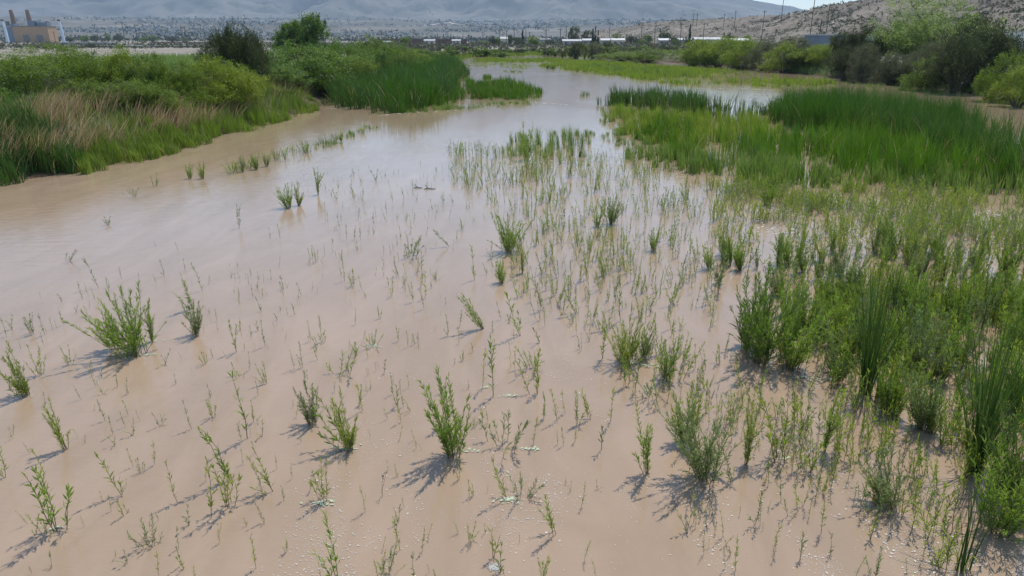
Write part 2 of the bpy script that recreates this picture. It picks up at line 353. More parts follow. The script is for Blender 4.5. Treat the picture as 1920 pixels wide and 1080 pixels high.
HX, HY, HZ = loft('hill', [(1060, 67, 1000, 800), (1160, 52, 900, 640), (1226, 42, 800, 560), (1330, 37, 720, 470), (1440, 29, 620, 400), (1500, 22, 540, 330), (1570, 8, 470, 280), (1610, -2, 450, 260), (1690, -14, 430, 240), (1780, -12, 420, 225), (1850, -22, 420, 215), (1950, -34, 410, 200), (2300, -40, 390, 180)],
     1.3, M['hill'], 340, 90, 0.24, 60, 5, 0.9)

# haze: even air round the whole scene
hz = bpy.data.materials.new('haze'); hz.use_nodes = True; N = hz.node_tree.nodes
N.remove(N['Principled BSDF']); pv = N.new('ShaderNodeVolumePrincipled')
pv.inputs['Color'].default_value = (0.58, 0.78, 1.0, 1); pv.inputs['Density'].default_value = 0.00011; pv.inputs['Anisotropy'].default_value = 0.1
hz.node_tree.links.new(pv.outputs[0], N['Material Output'].inputs['Volume'])
zt = float(max(MZ.max(), HZ.max()))+20
zb = float(min(MZ.min(), HZ.min(), -1))-2
g = G(); g.box((0, 4800, (zt+zb)/2), (24000, 11000, zt-zb)); link('haze', g.mesh('haze', hz), kind='stuff')

# ------------------------------------------------------------------ marsh plants
def sample(pg, n, cover=None):
    lo, hi = pg.min(0), pg.max(0); out = []
    c = 0
    while c < n:
        q = rng.uniform(lo, hi, (max(2*n, 200), 2)); q = q[inside(q, pg)]
        if cover is not None: q = q[rng.random(len(q)) < cover(q[:, 0], q[:, 1])]
        out.append(q); c += len(q)
        if len(out) > 60: break
    return np.vstack(out)[:n]
def area(pg):
    x, y = pg.T; return abs((x*np.roll(y, 1)-y*np.roll(x, 1)).sum())/2
def reed(name, specs, mat, label=None):
    """specs: (polygon px, per m2, height, width, lean, tint lo, tint hi, seg, clump)"""
    g = G(); tot = 0; gd = G()
    for pg, dens, H, W, lean, t0, t1, seg, cl in specs:
        pg = poly(pg); n = int(min(area(pg)*dens, 60000)); tot += n
        cv = (lambda a, b: np.clip((fbm(a/cl, b/cl, 3, 9)-0.30)*3.2, 0.03, 1)) if cl else None
        q = sample(pg, n, cv); n = len(q)
        edge = np.clip(seg_dist(q, pg)/1.2, 0.0, 1)
        nt_ = max(8, n//9); tid = rng.integers(0, nt_, n); qc = q[rng.integers(0, n, nt_)]
        rg = seg_dist(qc, pg); qc = qc[(rg > min(.9, .4*rg.max())) | (fbm(qc[:, 0]/1.1, qc[:, 1]/1.1, 3, 19) > .52)]; nt_ = len(qc); tid = rng.integers(0, nt_, n)
        sp_ = np.clip(W*3.2, .05, .2); q = qc[tid]+rng.normal(0, sp_, (n, 2))
        edge = np.clip(seg_dist(qc, pg)/1.2, 0.0, 1)[tid]*inside(qc, pg)[tid]
        h = H*(rng.uniform(0.62, 1.18, nt_)[tid])*rng.uniform(.72, 1.08, n)*(0.55+0.45*edge)*(0.50+1.0*fbm(q[:, 0]/3.2, q[:, 1]/3.2, 3, 4))
        z = np.maximum(gz(q[:, 0], q[:, 1]), -0.02)-0.02
        taz = rng.normal(R(200), 1.1, nt_); tln = rng.uniform(.3, 1.5, nt_); ttn = rng.normal(0, .30, nt_)
        az = taz[tid]+rng.normal(0, .6, n); 
        V, T, t = blade_geo(np.c_[q, z], h, W*rng.uniform(0.7, 1.25, n), lean*h*tln[tid]*rng.uniform(0.3, 1.3, n), az, np.clip(rng.uniform(t0, t1, n)+ttn[tid]+0.35*(fbm(q[:, 0]/3, q[:, 1]/3, 3, 14)-0.5), 0, 1), seg)
        g.add(V, T, t)
        k = rng.random(n) < (.07 if H > .9 else .03); m_ = int(k.sum())
        if m_:
            hh = h[k]*rng.uniform(.5, 1.05, m_); V, T, t = blade_geo(np.c_[q, z][k], hh, W*.8*np.ones(m_), hh*rng.uniform(.1, .9, m_), rng.uniform(0, 6.3, m_), rng.random(m_), 3); gd.add(V, T, t)
    link(name, g.mesh(name, mat), kind='stuff', label=label)
    link('dead_stalks', gd.mesh('dead_stalks', M['dry']), kind='stuff', label='bleached dead stalks among the '+name.replace('_', ' '))
    return tot
cnt = 0
cnt += reed('cattail_bed', [
    ([(700, 213), (760, 212), (850, 196), (840, 180), (760, 185)], 40, 1.6, 0.035, 0.3, 0.3, 1, 3, 2),
    ([(872, 186), (1000, 192), (1018, 178), (1010, 168), (950, 158), (860, 160), (800, 196)], 30, 1.15, 0.034, 0.3, 0, .7, 3, 1.5),
    # right bed, middle with lighter blade tints
    ([(1230, 300), (1330, 325), (1440, 340), (1560, 350), (1700, 352), (1840, 362), (1990, 380), (1990, 318), (1800, 262), (1560, 250), (1400, 262), (1280, 255)], 42, 1.35, 0.026, 0.32, 0.3, 1, 3, 3),
    ([(1190, 262), (1260, 285), (1330, 268), (1290, 235), (1215, 232)], 36, 1.35, 0.028, 0.28, 0.0, 0.7, 3, 2),
    ([(1085, 182), (1098, 184), (1105, 178), (1092, 176)], 20, 0.7, 0.03, 0.2, 0, .5, 2, 0),
    ([(898, 150), (925, 151), (926, 145), (905, 143)], 14, 0.9, 0.05, 0.2, .2, .9, 2, 0)], M['cattail'], 'mid green cattail blades standing in the river')
cnt += reed('dark_cattail_bed', [
    # centre bed
    ([(598, 197), (705, 214), (790, 209), (868, 190), (858, 168), (880, 140), (865, 126), (790, 116), (720, 121), (660, 140), (620, 165)], 30, 2.2, 0.042, 0.36, 0.0, 0.7, 3, 0),
    ([(1450, 240), (1560, 262), (1700, 300), (1840, 345), (1990, 372), (1990, 300), (1900, 272), (1800, 238), (1700, 212), (1560, 198), (1455, 200), (1430, 215)], 56, 2.0, 0.024, 0.34, 0.0, 0.9, 4, 3),
    ([(1120, 196), (1220, 212), (1340, 222), (1440, 222), (1440, 208), (1380, 212), (1330, 200), (1280, 184), (1150, 180)], 26, 1.4, 0.034, 0.28, 0.1, 0.8, 3, 3),
    ([(-60, 360), (0, 350), (60, 343), (150, 328), (170, 300), (60, 300), (-60, 312)], 130, 1.75, 0.024, 0.4, 0.0, .9, 4, 1.2),
    ([(1020, 128), (1040, 130), (1044, 127), (1024, 125)], 8, 1.0, 0.05, 0.2, 0, .5, 2, 0)], M['cattail_dark'], 'dark green cattail blades along the channels')
cnt += reed('marsh_grass', [
    ([(150, 331), (300, 297), (400, 268), (500, 239), (600, 207), (590, 186), (480, 200), (380, 224), (280, 256), (150, 295)], 90, 1.05, 0.026, 0.3, 0.0, .8, 3, 1.5),
    ([(1120, 204), (1150, 250), (1180, 262), (1330, 300), (1440, 310), (1500, 262), (1440, 228), (1330, 226), (1220, 216)], 40, 1.0, 0.026, 0.3, 0.1, 1, 3, 2.5),
    # far right marsh
    ([(1005, 124), (1130, 141), (1270, 160), (1400, 166), (1500, 168), (1580, 158), (1500, 145), (1380, 134), (1240, 124), (1100, 114), (1040, 113)], 9, 0.75, 0.06, 0.3, 0.3, 1, 2, 8),
    ([(860, 125), (990, 130), (1010, 124), (960, 119), (870, 118)], 3, 0.35, 0.06, 0.3, .4, 1, 2, 5),
    ([(880, 116), (1010, 117), (1060, 114), (1040, 110), (900, 110)], 6, 0.6, 0.09, 0.2, .3, 1, 2, 8),
    ([(700, 124), (860, 116), (880, 108), (1000, 104), (1100, 107), (1180, 104), (1100, 100), (960, 98), (830, 104), (740, 112)], 4, 0.8, 0.11, 0.2, .1, .8, 2, 12),
    ([(1870, 200), (1990, 222), (1990, 185), (1860, 176), (1835, 170), (1800, 168)], 60, 0.8, 0.03, 0.3, 0.2, 1, 3, 3)], M['grass'], 'bright yellow green marsh grass')
cnt += reed('marsh_weeds', [
    ([(1140, 290), (1240, 325), (1420, 357), (1560, 362), (1700, 362), (1850, 372), (1990, 408), (1990, 345), (1700, 325), (1500, 315), (1330, 292), (1200, 262)], 72, 0.85, 0.024, 0.35, 0, 1, 2, 1.6),
    ([(1125, 215), (1190, 262), (1160, 288), (1120, 270), (1130, 240), (1110, 220)], 24, 0.6, 0.022, 0.3, .3, 1, 2, 1.2),
    ([(930, 300), (1010, 303), (1130, 292), (1125, 250), (1010, 250), (935, 275)], 30, 0.75, 0.018, 0.3, .1, 1, 3, 1.1),
    ([(690, 216), (800, 214), (1000, 196), (1060, 196), (1000, 190), (850, 198)], 22, 0.5, 0.028, 0.3, .5, 1, 2, 1.5),
    ([(520, 305), (600, 285), (700, 246), (730, 228), (700, 228), (640, 256), (560, 280), (500, 296)], 22, 0.45, 0.022, 0.3, .2, 1, 2, 0.9),
    ([(1080, 130), (1190, 142), (1260, 145), (1420, 150), (1420, 142), (1260, 132), (1100, 122)], 4, 0.9, 0.06, 0.3, 0, .5, 2, 10),
    ([(940, 134), (975, 138), (985, 134), (950, 132)], 10, 0.4, 0.04, 0.2, .2, .8, 2, 0),
    ([(1570, 160), (1700, 172), (1790, 182), (1800, 176), (1700, 166), (1560, 152)], 4, 0.5, 0.04, 0.2, .3, 1, 2, 4)], M['weed'], 'low green weeds rooted in shallow water')
# dry reeds, bent over by the wind, behind the green ones on the left bank
def bankpoly(a, b):   # strip between two distances behind the left waterline
    line = RIVER[2:9]; nrm = np.array([-1.0, 0.05])
    return np.vstack([line+nrm*a, (line+nrm*b)[::-1]])
g = G(); pg = bankpoly(0.8, 5.4); n = 4800
q = sample(pg, n, lambda a, b: np.clip((fbm(a/1.5, b/1.5, 3, 61)-0.42)*5, 0.05, 1)*np.where(b > 43, .18, 1)); n = len(q)
h = rng.uniform(0.7, 1.75, n)
V, T, t = blade_geo(np.c_[q, gz(q[:, 0], q[:, 1])], h, rng.uniform(.018, .034, n), h*rng.uniform(.25, .8, n), rng.normal(R(-10), .55, n), rng.random(n), 4, 1.6)
g.add(V, T, t); link('dry_reeds', g.mesh('dry_reeds', M['dry']), kind='stuff', label='pale tan dead reeds bent over on the left bank')
g = G(); pg = bankpoly(0.6, 26); n = 20000
q = sample(pg, n, lambda a, b: np.clip((fbm(a/2.5, b/2.5, 3, 71)-0.25)*3, 0.08, 1)); h = rng.uniform(.4, 1.5, n)
V, T, t = blade_geo(np.c_[q, gz(q[:, 0], q[:, 1])], h, rng.uniform(.02, .045, n), h*rng.uniform(.1, .7, n), rng.uniform(0, 6.3, n), rng.random(n), 2)
g.add(V, T, t)
pg = np.array([(-24, 50), (-19, 60), (-24, 80), (-30, 110), (-38, 150), (-75, 150), (-60, 50)]); n = 15000
q = sample(pg, n); h = rng.uniform(.5, 1.5, n)
V, T, t = blade_geo(np.c_[q, gz(q[:, 0], q[:, 1])], h, rng.uniform(.05, .09, n), h*rng.uniform(.1, .6, n), rng.uniform(0, 6.3, n), rng.random(n), 2)
g.add(V, T, t)
RBK = RIVER[16:26]; pg = np.vstack([RBK+[0.2, 0.1], (RBK+[5.5, 4.5])[::-1]]); n = 11000
q = sample(pg, n); q = q[~inside(q, RIVER)]; n = len(q); h = rng.uniform(.4, 1.5, n)
V, T, t = blade_geo(np.c_[q, gz(q[:, 0], q[:, 1])], h, rng.uniform(.05, .10, n), h*rng.uniform(.1, .8, n), rng.uniform(0, 6.3, n), rng.random(n)*.5, 2)
g.add(V, T, t); link('bank_undergrowth', g.mesh('bank_undergrowth', M['weed']), kind='stuff', label='green undergrowth covering the left bank')

# ---- willow shoots
def willow(nst, H, spread, dens=46, leafL=0.095, leafW=0.013, lean=(0, 0), branch=0.0, bare=0.12):
    S = G(); B = []; D = []; Ls = []; tn = []
    for s in range(nst):
        a = rng.uniform(0, 2*math.pi); r0 = rng.uniform(0, 0.10*spread) if nst > 2 else 0
        h = H*(rng.uniform(0.28, 1.0) if s else 1.0); tl = spread*rng.uniform(0.2, 1)*H if nst > 1 else H*rng.uniform(0, .16)
        b = np.array([r0*math.cos(a)*3, r0*math.sin(a)*3, -0.02])
        q = np.linspace(0, 1, 4)[:, None]
        def path(b, a, tl, h): return b+np.c_[math.cos(a)*tl*q**1.25+lean[0]*h*q**1.2, math.sin(a)*tl*q**1.25+lean[1]*h*q**1.2, h*q]+np.r_[[[0, 0, 0]], rng.normal(0, .014*H, (3, 3))]
        pts = path(b, a, tl, h); rt = rng.uniform(.25, .8)
        todo = [(pts, h, bare)]
        for k in range(rng.poisson(branch)):
            f = rng.uniform(.2, .7); i = int(f*3); bb = pts[i]; a2 = rng.uniform(0, 6.28); h2 = h*rng.uniform(.25, .5)
            todo.append((path(bb, a2, h2*rng.uniform(.3, .7), h2), h2, 0.05))
        for pts, hh, ba in todo:
            S.tube(pts, np.linspace(0.0042, 0.0014, 4)*(0.6+.5*H), 3, rt)
            n = max(5, int(hh*dens)); f = np.sort(rng.uniform(ba, 1, n)); i = np.minimum((f*3).astype(int), 2); fr = (f*3-i)[:, None]
            bp = pts[i]*(1-fr)+pts[i+1]*fr; dd = unit(pts[i+1]-pts[i])
            ph = np.arange(n)*2.4+rng.uniform(0, 6); sd_ = np.c_[np.cos(ph), np.sin(ph), np.zeros(n)]
            w_ = rng.uniform(.45, 1.15, n)*(1-.55*f)
            B.append(bp); D.append(dd+sd_*w_[:, None]); Ls.append(leafL*rng.uniform(.6, 1.25, n)*(1-.3*np.abs(f-.5)))
            tn.append(np.clip(rt+.3*(f-.4)+rng.normal(0, .16, n), 0, 1))
    B = np.vstack(B); D = np.vstack(D); Ls = np.concatenate(Ls); tn = np.concatenate(tn)
    return S.get(), leaf_geo(B, D, Ls, leafW*rng.uniform(.7, 1.2, len(Ls)), tn)
VAR = {}
def mkvar(key, n, **k):
    VAR[key] = []
    for i in range(n):
        kk = {a: (rng.uniform(*b) if isinstance(b, tuple) and a in ('spread', 'H') else b) for a, b in k.items()}
        kk['nst'] = int(rng.integers(k['nst'][0], k['nst'][1]+1))
        VAR[key].append((willow(**kk), kk['H']))
mkvar('tiny', 8, nst=(1, 2), H=.22, spread=.35, dens=60, leafL=.06, leafW=.010)
mkvar('single', 12, nst=(1, 1), H=.5, spread=.2, dens=52, leafL=.085, leafW=.0125)
mkvar('few', 12, nst=(2, 5), H=.55, spread=.28, dens=60, leafL=.09)
mkvar('tuft', 8, nst=(6, 10), H=.4, spread=.6, dens=60, leafL=.085)
mkvar('bush', 10, nst=(13, 20), H=.85, spread=.25, dens=80, leafL=.095, leafW=.0115, branch=1.0)
mkvar('column', 6, nst=(7, 11), H=.9, spread=.13, dens=80, leafL=.09, leafW=.0115, branch=.6)
mkvar('wide', 6, nst=(24, 32), H=.9, spread=.45, dens=76, leafL=.095, leafW=.0115, branch=1.0)
mkvar('dead', 3, nst=(1, 2), H=.35, spread=.3, dens=14, leafL=.05)
MESHV = {}
def variant_meshes(key, i, split, mk):
    kid = (key, i, split, mk)
    if kid in MESHV: return MESHV[kid]
    (S, Lf), H = VAR[key][i]
    lm = M['deadstem'] if key == 'dead' else M[mk]
    if split: r = (mesh('stem', S[0], S[1], S[2], [M['stem']]), mesh('foliage', Lf[0], Lf[1], Lf[2], [lm]))
    else: r = (mesh('shoot', np.vstack([S[0], Lf[0]]), np.vstack([S[1], Lf[1]+len(S[0])]), np.r_[S[2], Lf[2]], [M['stem'], lm], np.r_[np.zeros(len(S[1]), int), np.ones(len(Lf[1]), int)]),)
    MESHV[kid] = r; return r
def hgt(x, y, ytop):   # plant height from its base pixel and top pixel
    b = P(x, y); return max(0.05, at(x, ytop, b[1])[2]), b
PL = []    # dict(x,y,h,key,mk,lean,label)
def plant(px, py, ytop, key, mk='willow', lean=(0, 0), label=None, wide=1.0):
    h, b = hgt(px, py, ytop); PL.append(dict(x=b[0], y=b[1], h=h, key=key, mk=mk, lean=lean, label=label, px=px, py=py, hp=py-ytop, wide=wide))
W_, Y_, G_ = 'willow', 'willow_y', 'willow_g'
named = [
 (255, 668, 548, 'wide', W_, (-.25, 0), 'large spreading willow bush in open water, its stems leaning left'),
 (215, 655, 575, 'bush', Y_, (-.3, 0), 'yellow green willow stems on the left flank of the large left bush'),
 (285, 640, 560, 'column', W_, (0, 0), 'upright dark stems on the right flank of the large left bush'),
 (368, 628, 560, 'bush', G_, (0, 0), 'loose grey green willow clump just right of the large left bush'),
 (358, 578, 513, 'few', Y_, (-.2, 0), 'pale yellowish stems behind the loose grey green clump'),
 (50, 742, 650, 'bush', Y_, (-.35, 0), 'bright willow bush leaning left at the left edge of the picture'),
 (125, 842, 738, 'column', Y_, (-.15, 0), 'narrow bright column of leaves leaning left near the left edge'),
 (105, 992, 862, 'few', W_, (0, 0), 'tall thin leafy willow near the bottom left corner'),
 (228, 928, 840, 'few', Y_, (-.2, 0), 'open yellow green willow with two trailing stems, lower left'),
 (333, 942, 870, 'single', Y_, (-.08, 0), 'single short yellow tipped stem with a crisp feather shaped shadow'),
 (463, 822, 700, 'single', W_, (-.05, 0), 'very tall thin single stem with sparse leaves, left of centre'),
 (432, 900, 795, 'few', W_, (-.25, 0), 'leggy willow with long stems leaning left above the dark twigs'),
 (425, 950, 858, 'few', Y_, (0, 0), 'upright pair of leafy stems below the leggy willow'),
 (395, 972, 862, 'single', Y_, (0, 0), 'lone upright yellowish stem left of the leafy pair'),
 (518, 922, 836, 'few', Y_, (-.2, 0), 'thin yellow green willow leaning left, bottom centre left'),
 (608, 942, 865, 'few', Y_, (-.15, 0), 'small willow with pale scum around its foot, bottom centre left'),
 (655, 842, 735, 'bush', Y_, (-.1, 0), 'bright green willow bush with scum at its foot, left of the centre line'),
 (640, 838, 760, 'few', W_, (-.9, 0), 'long willow stems lying almost flat to the left of the bright bush'),
 (585, 795, 718, 'bush', G_, (-.1, 0), 'grey green willow bush with a spiky shadow, behind the flat lying stems'),
 (633, 702, 645, 'tuft', W_, (0, 0), 'small dense dark green tuft above the bright bush'),
 (850, 855, 700, 'bush', W_, (-.08, 0), 'tall dense willow bush in the lower centre with a forked shadow'),
 (835, 800, 715, 'few', G_, (-.1, 0), 'grey stems on the left side of the tall central bush'),
 (940, 840, 775, 'tuft', G_, (0, 0), 'short grey green tuft to the right of the tall central bush'),
 (950, 935, 855, 'few', Y_, (-.4, 0), 'open willow with one stem bent left, lower centre'),
 (978, 932, 888, 'tuft', G_, (.2, 0), 'low grey tuft at the foot of the bent stem, lower centre'),
 (1045, 1000, 920, 'few', Y_, (-.1, 0), 'small yellow willow with a dark root like shadow at the bottom centre'),
 (1000, 690, 645, 'tuft', W_, (0, 0), 'round little willow tuft in the middle of the picture'),
 (1000, 742, 660, 'few', Y_, (-.1, 0), 'thin willow just below the round little tuft'),
 (905, 727, 655, 'single', Y_, (0, 0), 'narrow leafy stem in the middle, left one of the tall pair'),
 (925, 742, 632, 'single', W_, (0, 0), 'tallest thin stem in the middle of the picture'),
 (905, 617, 548, 'column', W_, (-.55, 0), 'willow leaning hard left in the middle of the river'),
 (975, 630, 545, 'few', W_, (-.25, 0), 'tall open willow behind the left leaning one'),
 (843, 463, 430, 'few', G_, (-.8, 0), 'small grey willow bent far over to the left, upper middle'),
 (955, 470, 395, 'wide', W_, (0, 0), 'large dark green willow bush in the upper middle'),
 (980, 512, 455, 'column', Y_, (0, 0), 'bright stems rising in front of the large dark upper bush'),
 (942, 530, 478, 'bush', W_, (-.1, 0), 'broad low willow at the front of the upper middle bush'),
 (890, 525, 462, 'single', Y_, (0, 0), 'slim yellow stem left of the upper middle bushes'),
 (768, 482, 440, 'tuft', G_, (0, 0), 'dark compact grey green tuft alone in pale water'),
 (1172, 682, 598, 'wide', Y_, (0, 0), 'round pale green willow dome with a dark shadow, right of centre'),
 (1130, 672, 600, 'few', Y_, (0, 0), 'thin upright stem at the left rim of the round dome'),
 (1205, 672, 615, 'bush', G_, (.1, 0), 'fine stems at the right rim of the round dome'),
 (1210, 888, 755, 'column', W_, (-.12, 0), 'dense narrow willow column with a spiky shadow to the lower left'),
 (1322, 895, 752, 'wide', G_, (-.12, 0), 'broad grey green willow bush above a tangle of dark shadow'),
 (1290, 830, 720, 'bush', Y_, (-.1, 0), 'yellow green willow directly behind the broad grey green bush'),
 (1375, 905, 840, 'few', G_, (-.15, 0), 'thin willow leaning towards the broad grey green bush'),
 (1250, 712, 625, 'bush', W_, (0, 0), 'upright willow between the round dome and the dense narrow column'),
 (1230, 740, 690, 'tuft', G_, (-.1, 0), 'low spreading grey twigs in front of the upright willow'),
 (1545, 845, 728, 'column', W_, (0, 0), 'tall leafy willow stems left of the cattail clumps'),
 (1465, 860, 740, 'few', Y_, (-.15, 0), 'leaning yellow green willow in front of the right thicket'),
 (1400, 870, 760, 'column', Y_, (0, 0), 'upright yellow stems right of the broad grey green bush'),
 (1425, 680, 520, 'wide', 'shrub_b', (-.1, 0), 'dense bright green bush at the left front of the right thicket'),
 (1400, 650, 500, 'bush', 'shrub_b', (0, 0), 'taller rear stems of the dense bright green bush'),
 (1480, 690, 560, 'wide', W_, (0, 0), 'willow bush joined to the right side of the dense bright bush'),
 (1580, 560, 440, 'bush', 'willow_g', (0, 0), 'dark bluish willow bush in the middle of the right thicket'),
 (1670, 950, 850, 'wide', G_, (-.35, 0), 'branching willow with long stems leaning left over its dark shadow'),
 (1540, 1000, 925, 'single', Y_, (0, 0), 'short straight stem with a dark shadow below, lower right'),
 (1415, 985, 920, 'few', G_, (0, 0), 'thin grey tuft alone in foam flecked water, lower right'),
 (1610, 870, 800, 'tuft', W_, (0, 0), 'dark green low bush below the first cattail clump'),
 (540, 390, 345, 'wide', W_, (-.2, 0), 'wide low willow mat in the upper left water'),
 (560, 385, 340, 'bush', Y_, (.1, 0), 'brighter right end of the wide low willow mat'),
 (597, 365, 313, 'column', W_, (0, 0), 'slim dark spire beside the wide low willow mat'),
 (448, 428, 385, 'few', G_, (0, 0), 'lone dark spiky shoot below the weed strip, upper left'),
 (128, 490, 463, 'few', G_, (.5, 0), 'small dark shoot leaning right in the upper left water'),
 (357, 335, 305, 'bush', W_, (0, 0), 'left half of the small bush in the left channel'),
 (380, 335, 302, 'bush', W_, (0, 0), 'right half of the small bush in the left channel'),
 (292, 348, 326, 'tuft', G_, (0, 0), 'tiny grey bush left of the small bush in the left channel'),
 (250, 370, 350, 'tuft', G_, (0, 0), 'pale half drowned tuft nearest the left bank'),
 (203, 420, 402, 'tuft', G_, (0, 0), 'pale little tuft alone at the far left of the open water'),
 (455, 322, 292, 'bush', G_, (0, 0), 'first pale bush of the weed strip in the upper left water'),
 (480, 318, 286, 'bush', W_, (0, 0), 'second, greener bush of the weed strip in the upper left water'),
 (500, 312, 285, 'bush', G_, (0, 0), 'third bush of the weed strip in the upper left water'),
 (535, 302, 276, 'column', W_, (0, 0), 'fourth, upright bush of the weed strip'),
 (575, 288, 262, 'tuft', G_, (0, 0), 'dark stemmed clump in the middle of the weed strip'),
 (640, 266, 242, 'bush', Y_, (0, 0), 'yellowish clump near the far end of the weed strip'),
 (990, 300, 228, 'bush', W_, (0, 0), 'tall dark weed rising out of the mid river grass patch'),
 (1145, 420, 372, 'wide', 'shrub_b', (0, 0), 'bright green bush in the middle of the right hand shallows'),
 (1120, 425, 380, 'bush', W_, (0, 0), 'duller bush touching the left of the bright shallows bush'),
 (1440, 385, 330, 'wide', W_, (0, 0), 'bush pushing out of the front edge of the cattail bed'),
 (1225, 470, 425, 'bush', W_, (0, 0), 'soft green bush below the bright shallows bush'),
 (1870, 1000, 830, 'wide', W_, (0, 0), 'dark leafy willow mass in the bottom right corner'),
 (1900, 930, 760, 'wide', 'shrub_b', (0, 0), 'bright willow mass at the right edge below the cattails'),
]
for r in named: plant(r[0], r[1], r[2], r[3], r[4], r[5], r[6])
small = """12 632 595 s g;60 628 588 f g;85 628 585 s g;120 610 577 s g;75 705 650 f y;130 682 645 f y;155 562 530 s g;116 565 548 t g;185 540 485 s g;204 548 520 s g;308 518 487 f g;292 462 452 t g;335 473 455 s g;347 508 482 s g;380 545 495 s w;228 522 502 t g;262 530 512 t g;175 705 675 s g;220 725 702 t w;190 708 690 t g;310 682 655 t g;443 660 600 f y;452 706 682 u w;407 602 578 s g;497 650 603 s g;385 682 655 f y;500 720 680 f y;596 490 460 f w;583 485 460 f w;610 480 458 s y;646 527 480 s w;532 555 528 s g;583 640 603 s g;605 640 590 f w;552 692 655 s g;567 690 640 s g;525 446 420 s g;507 450 425 s g;638 430 400 s g;615 418 396 s g;10 895 820 f y;85 890 840 s y;90 1002 955 f w;215 835 812 t w;197 790 750 s g;212 815 775 s g;250 815 783 t y;232 968 930 t y;290 870 825 s y;250 875 838 s y;265 887 860 f g;360 805 755 s g;398 782 745 f y;475 790 750 f y;492 920 870 s g;548 898 870 s y;495 980 940 f g;413 1018 985 s w;285 1022 980 u g;335 1028 990 s g;298 1078 1030 s y;345 1066 1040 t w;480 1066 1005 s y;537 1032 1005 f w;640 1088 975 f w;60 1075 1058 t y;97 1065 1040 t g;120 1025 1018 t w;370 1110 1060 s y;650 450 420 s w;676 450 425 t g;735 555 515 f y;775 567 530 f y;797 560 510 s y;818 525 508 u w;795 580 540 s g;840 630 590 f g;862 612 580 t g;940 600 565 s g;955 600 568 t g;1018 540 500 f g;1012 600 560 s g;1065 562 520 f g;1080 560 528 t g;1105 522 470 f y;1163 602 520 s g;1155 575 520 s g;1110 602 560 f w;1022 612 580 s y;1090 655 630 f g;1105 640 620 t y;700 650 620 u w;690 672 643 s y;765 650 620 s y;785 650 632 t y;905 790 760 t y;915 792 755 s y;1000 832 775 s y;1020 785 735 f w;1045 790 730 s y;1060 775 728 s y;1080 800 740 f w;1110 788 730 f y;1145 790 718 s y;1128 842 788 t g;1078 828 800 t y;1057 835 800 s g;750 1032 968 s w;737 1052 1018 t w;722 1084 1050 u w;778 1090 1030 s g;880 1014 975 f w;975 1018 1000 d g;685 960 915 s y;717 932 885 d g;752 735 712 d g;1070 920 895 d g;1120 918 900 t g;1090 950 905 s y;1060 908 896 t w;860 900 880 t g;888 930 905 t y;1118 1085 1050 s w;950 1090 1060 t w;1320 1040 1000 s g;1355 1005 958 s y;1325 990 950 s g;1340 1000 975 t g;1380 1070 1005 s w;1360 1065 1020 s g;1300 980 920 s w;1288 1000 960 t g;1500 832 750 s y;1570 832 730 f y;1520 850 780 s y;1450 830 800 s g;1360 800 740 s y;1350 880 825 s g;1435 905 870 t y;1440 910 860 s g;1465 940 880 s g;1495 960 900 s w;1505 950 890 f w;1530 930 860 s g;1550 910 870 f w;1590 900 840 s y;1600 940 900 s g;1640 950 890 s y;1690 970 880 f y;1710 990 900 f y;1740 1010 900 f y;1750 1000 930 s g;1760 1060 960 f y;1605 1080 1035 s w;1640 1090 1030 f g;1700 1075 1050 t w;1632 1010 960 t y;1558 1040 1000 t g;1500 1050 1000 t g;430 500 492 t g;445 500 490 t g;484 520 508 t g;500 553 545 t g;605 520 512 t g;720 520 500 s g;720 480 460 s g;745 460 440 t g;700 440 425 t g;758 372 348 t g;705 340 312 t g;680 370 350 t g;725 400 375 t g;790 505 470 t g;800 440 425 t g;640 415 400 t g;785 640 620 t g;680 770 715 s y;735 740 700 s g;745 760 720 t g;655 700 680 t g;695 730 712 t g;300 800 770 t g;160 830 815 t g;330 720 700 t g;170 700 680 t g;395 745 720 t g;85 760 735 t g;25 815 795 t g;560 560 545 t g;485 620 600 t g;520 600 585 t g;450 560 540 t g"""
KK = dict(s='single', f='few', t='tiny', u='tuft', d='dead'); MK = dict(g=G_, w=W_, y=Y_)
for s in small.split(';'):
    a = s.split(); plant(float(a[0]), float(a[1]), float(a[2]), KK[a[3]], MK[a[4]], (random.uniform(-.16, .08), 0))
def zone(pg, n, hr, keys, mks, cl=1.5, thr=.3):
    pg = poly(pg); q = sample(pg, n, lambda a, b: np.clip((fbm(a/cl, b/cl, 3, 33)-thr)*3.5, .04, 1))
    for x, y in q:
        h = random.uniform(*hr)*(0.8+.4*random.random()); k = random.choice(keys)
        px, py = topx(x, y, 0); hp = py-topx(x, y, h)[1]
        PL.append(dict(x=x, y=y, h=h, key=k, mk=random.choice(mks), lean=(random.uniform(-.25, .15), random.uniform(-.1, .1)), label=None, px=px, py=py, hp=hp, wide=1))
zone([(20, 560), (640, 480), (900, 1090), (0, 1090)], 170, (.10, .28), ['tiny', 'single', 'single'], [G_, Y_])
zone([(560, 330), (900, 300), (1130, 560), (1150, 1090), (700, 1090), (640, 520)], 290, (.10, .34), ['tiny', 'single', 'single', 'few'], [G_, Y_, W_])
zone([(840, 280), (1180, 300), (1400, 365), (1400, 470), (1130, 540), (1000, 420), (850, 350)], 950, (.25, .62), ['single', 'few', 'single', 'few'], [W_, Y_, Y_, G_], 1.0, .36)
zone([(900, 480), (1000, 420), (1180, 440), (1350, 480), (1340, 640), (1150, 640), (960, 560)], 260, (.2, .5), ['single', 'few', 'few'], [W_, Y_, G_], 1.1)
zone([(1330, 352), (1560, 352), (1950, 382), (2000, 480), (1700, 500), (1340, 500)], 950, (.3, .68), ['few', 'few', 'single', 'single', 'tuft'], [W_, Y_, Y_, G_], 1.3, .36)
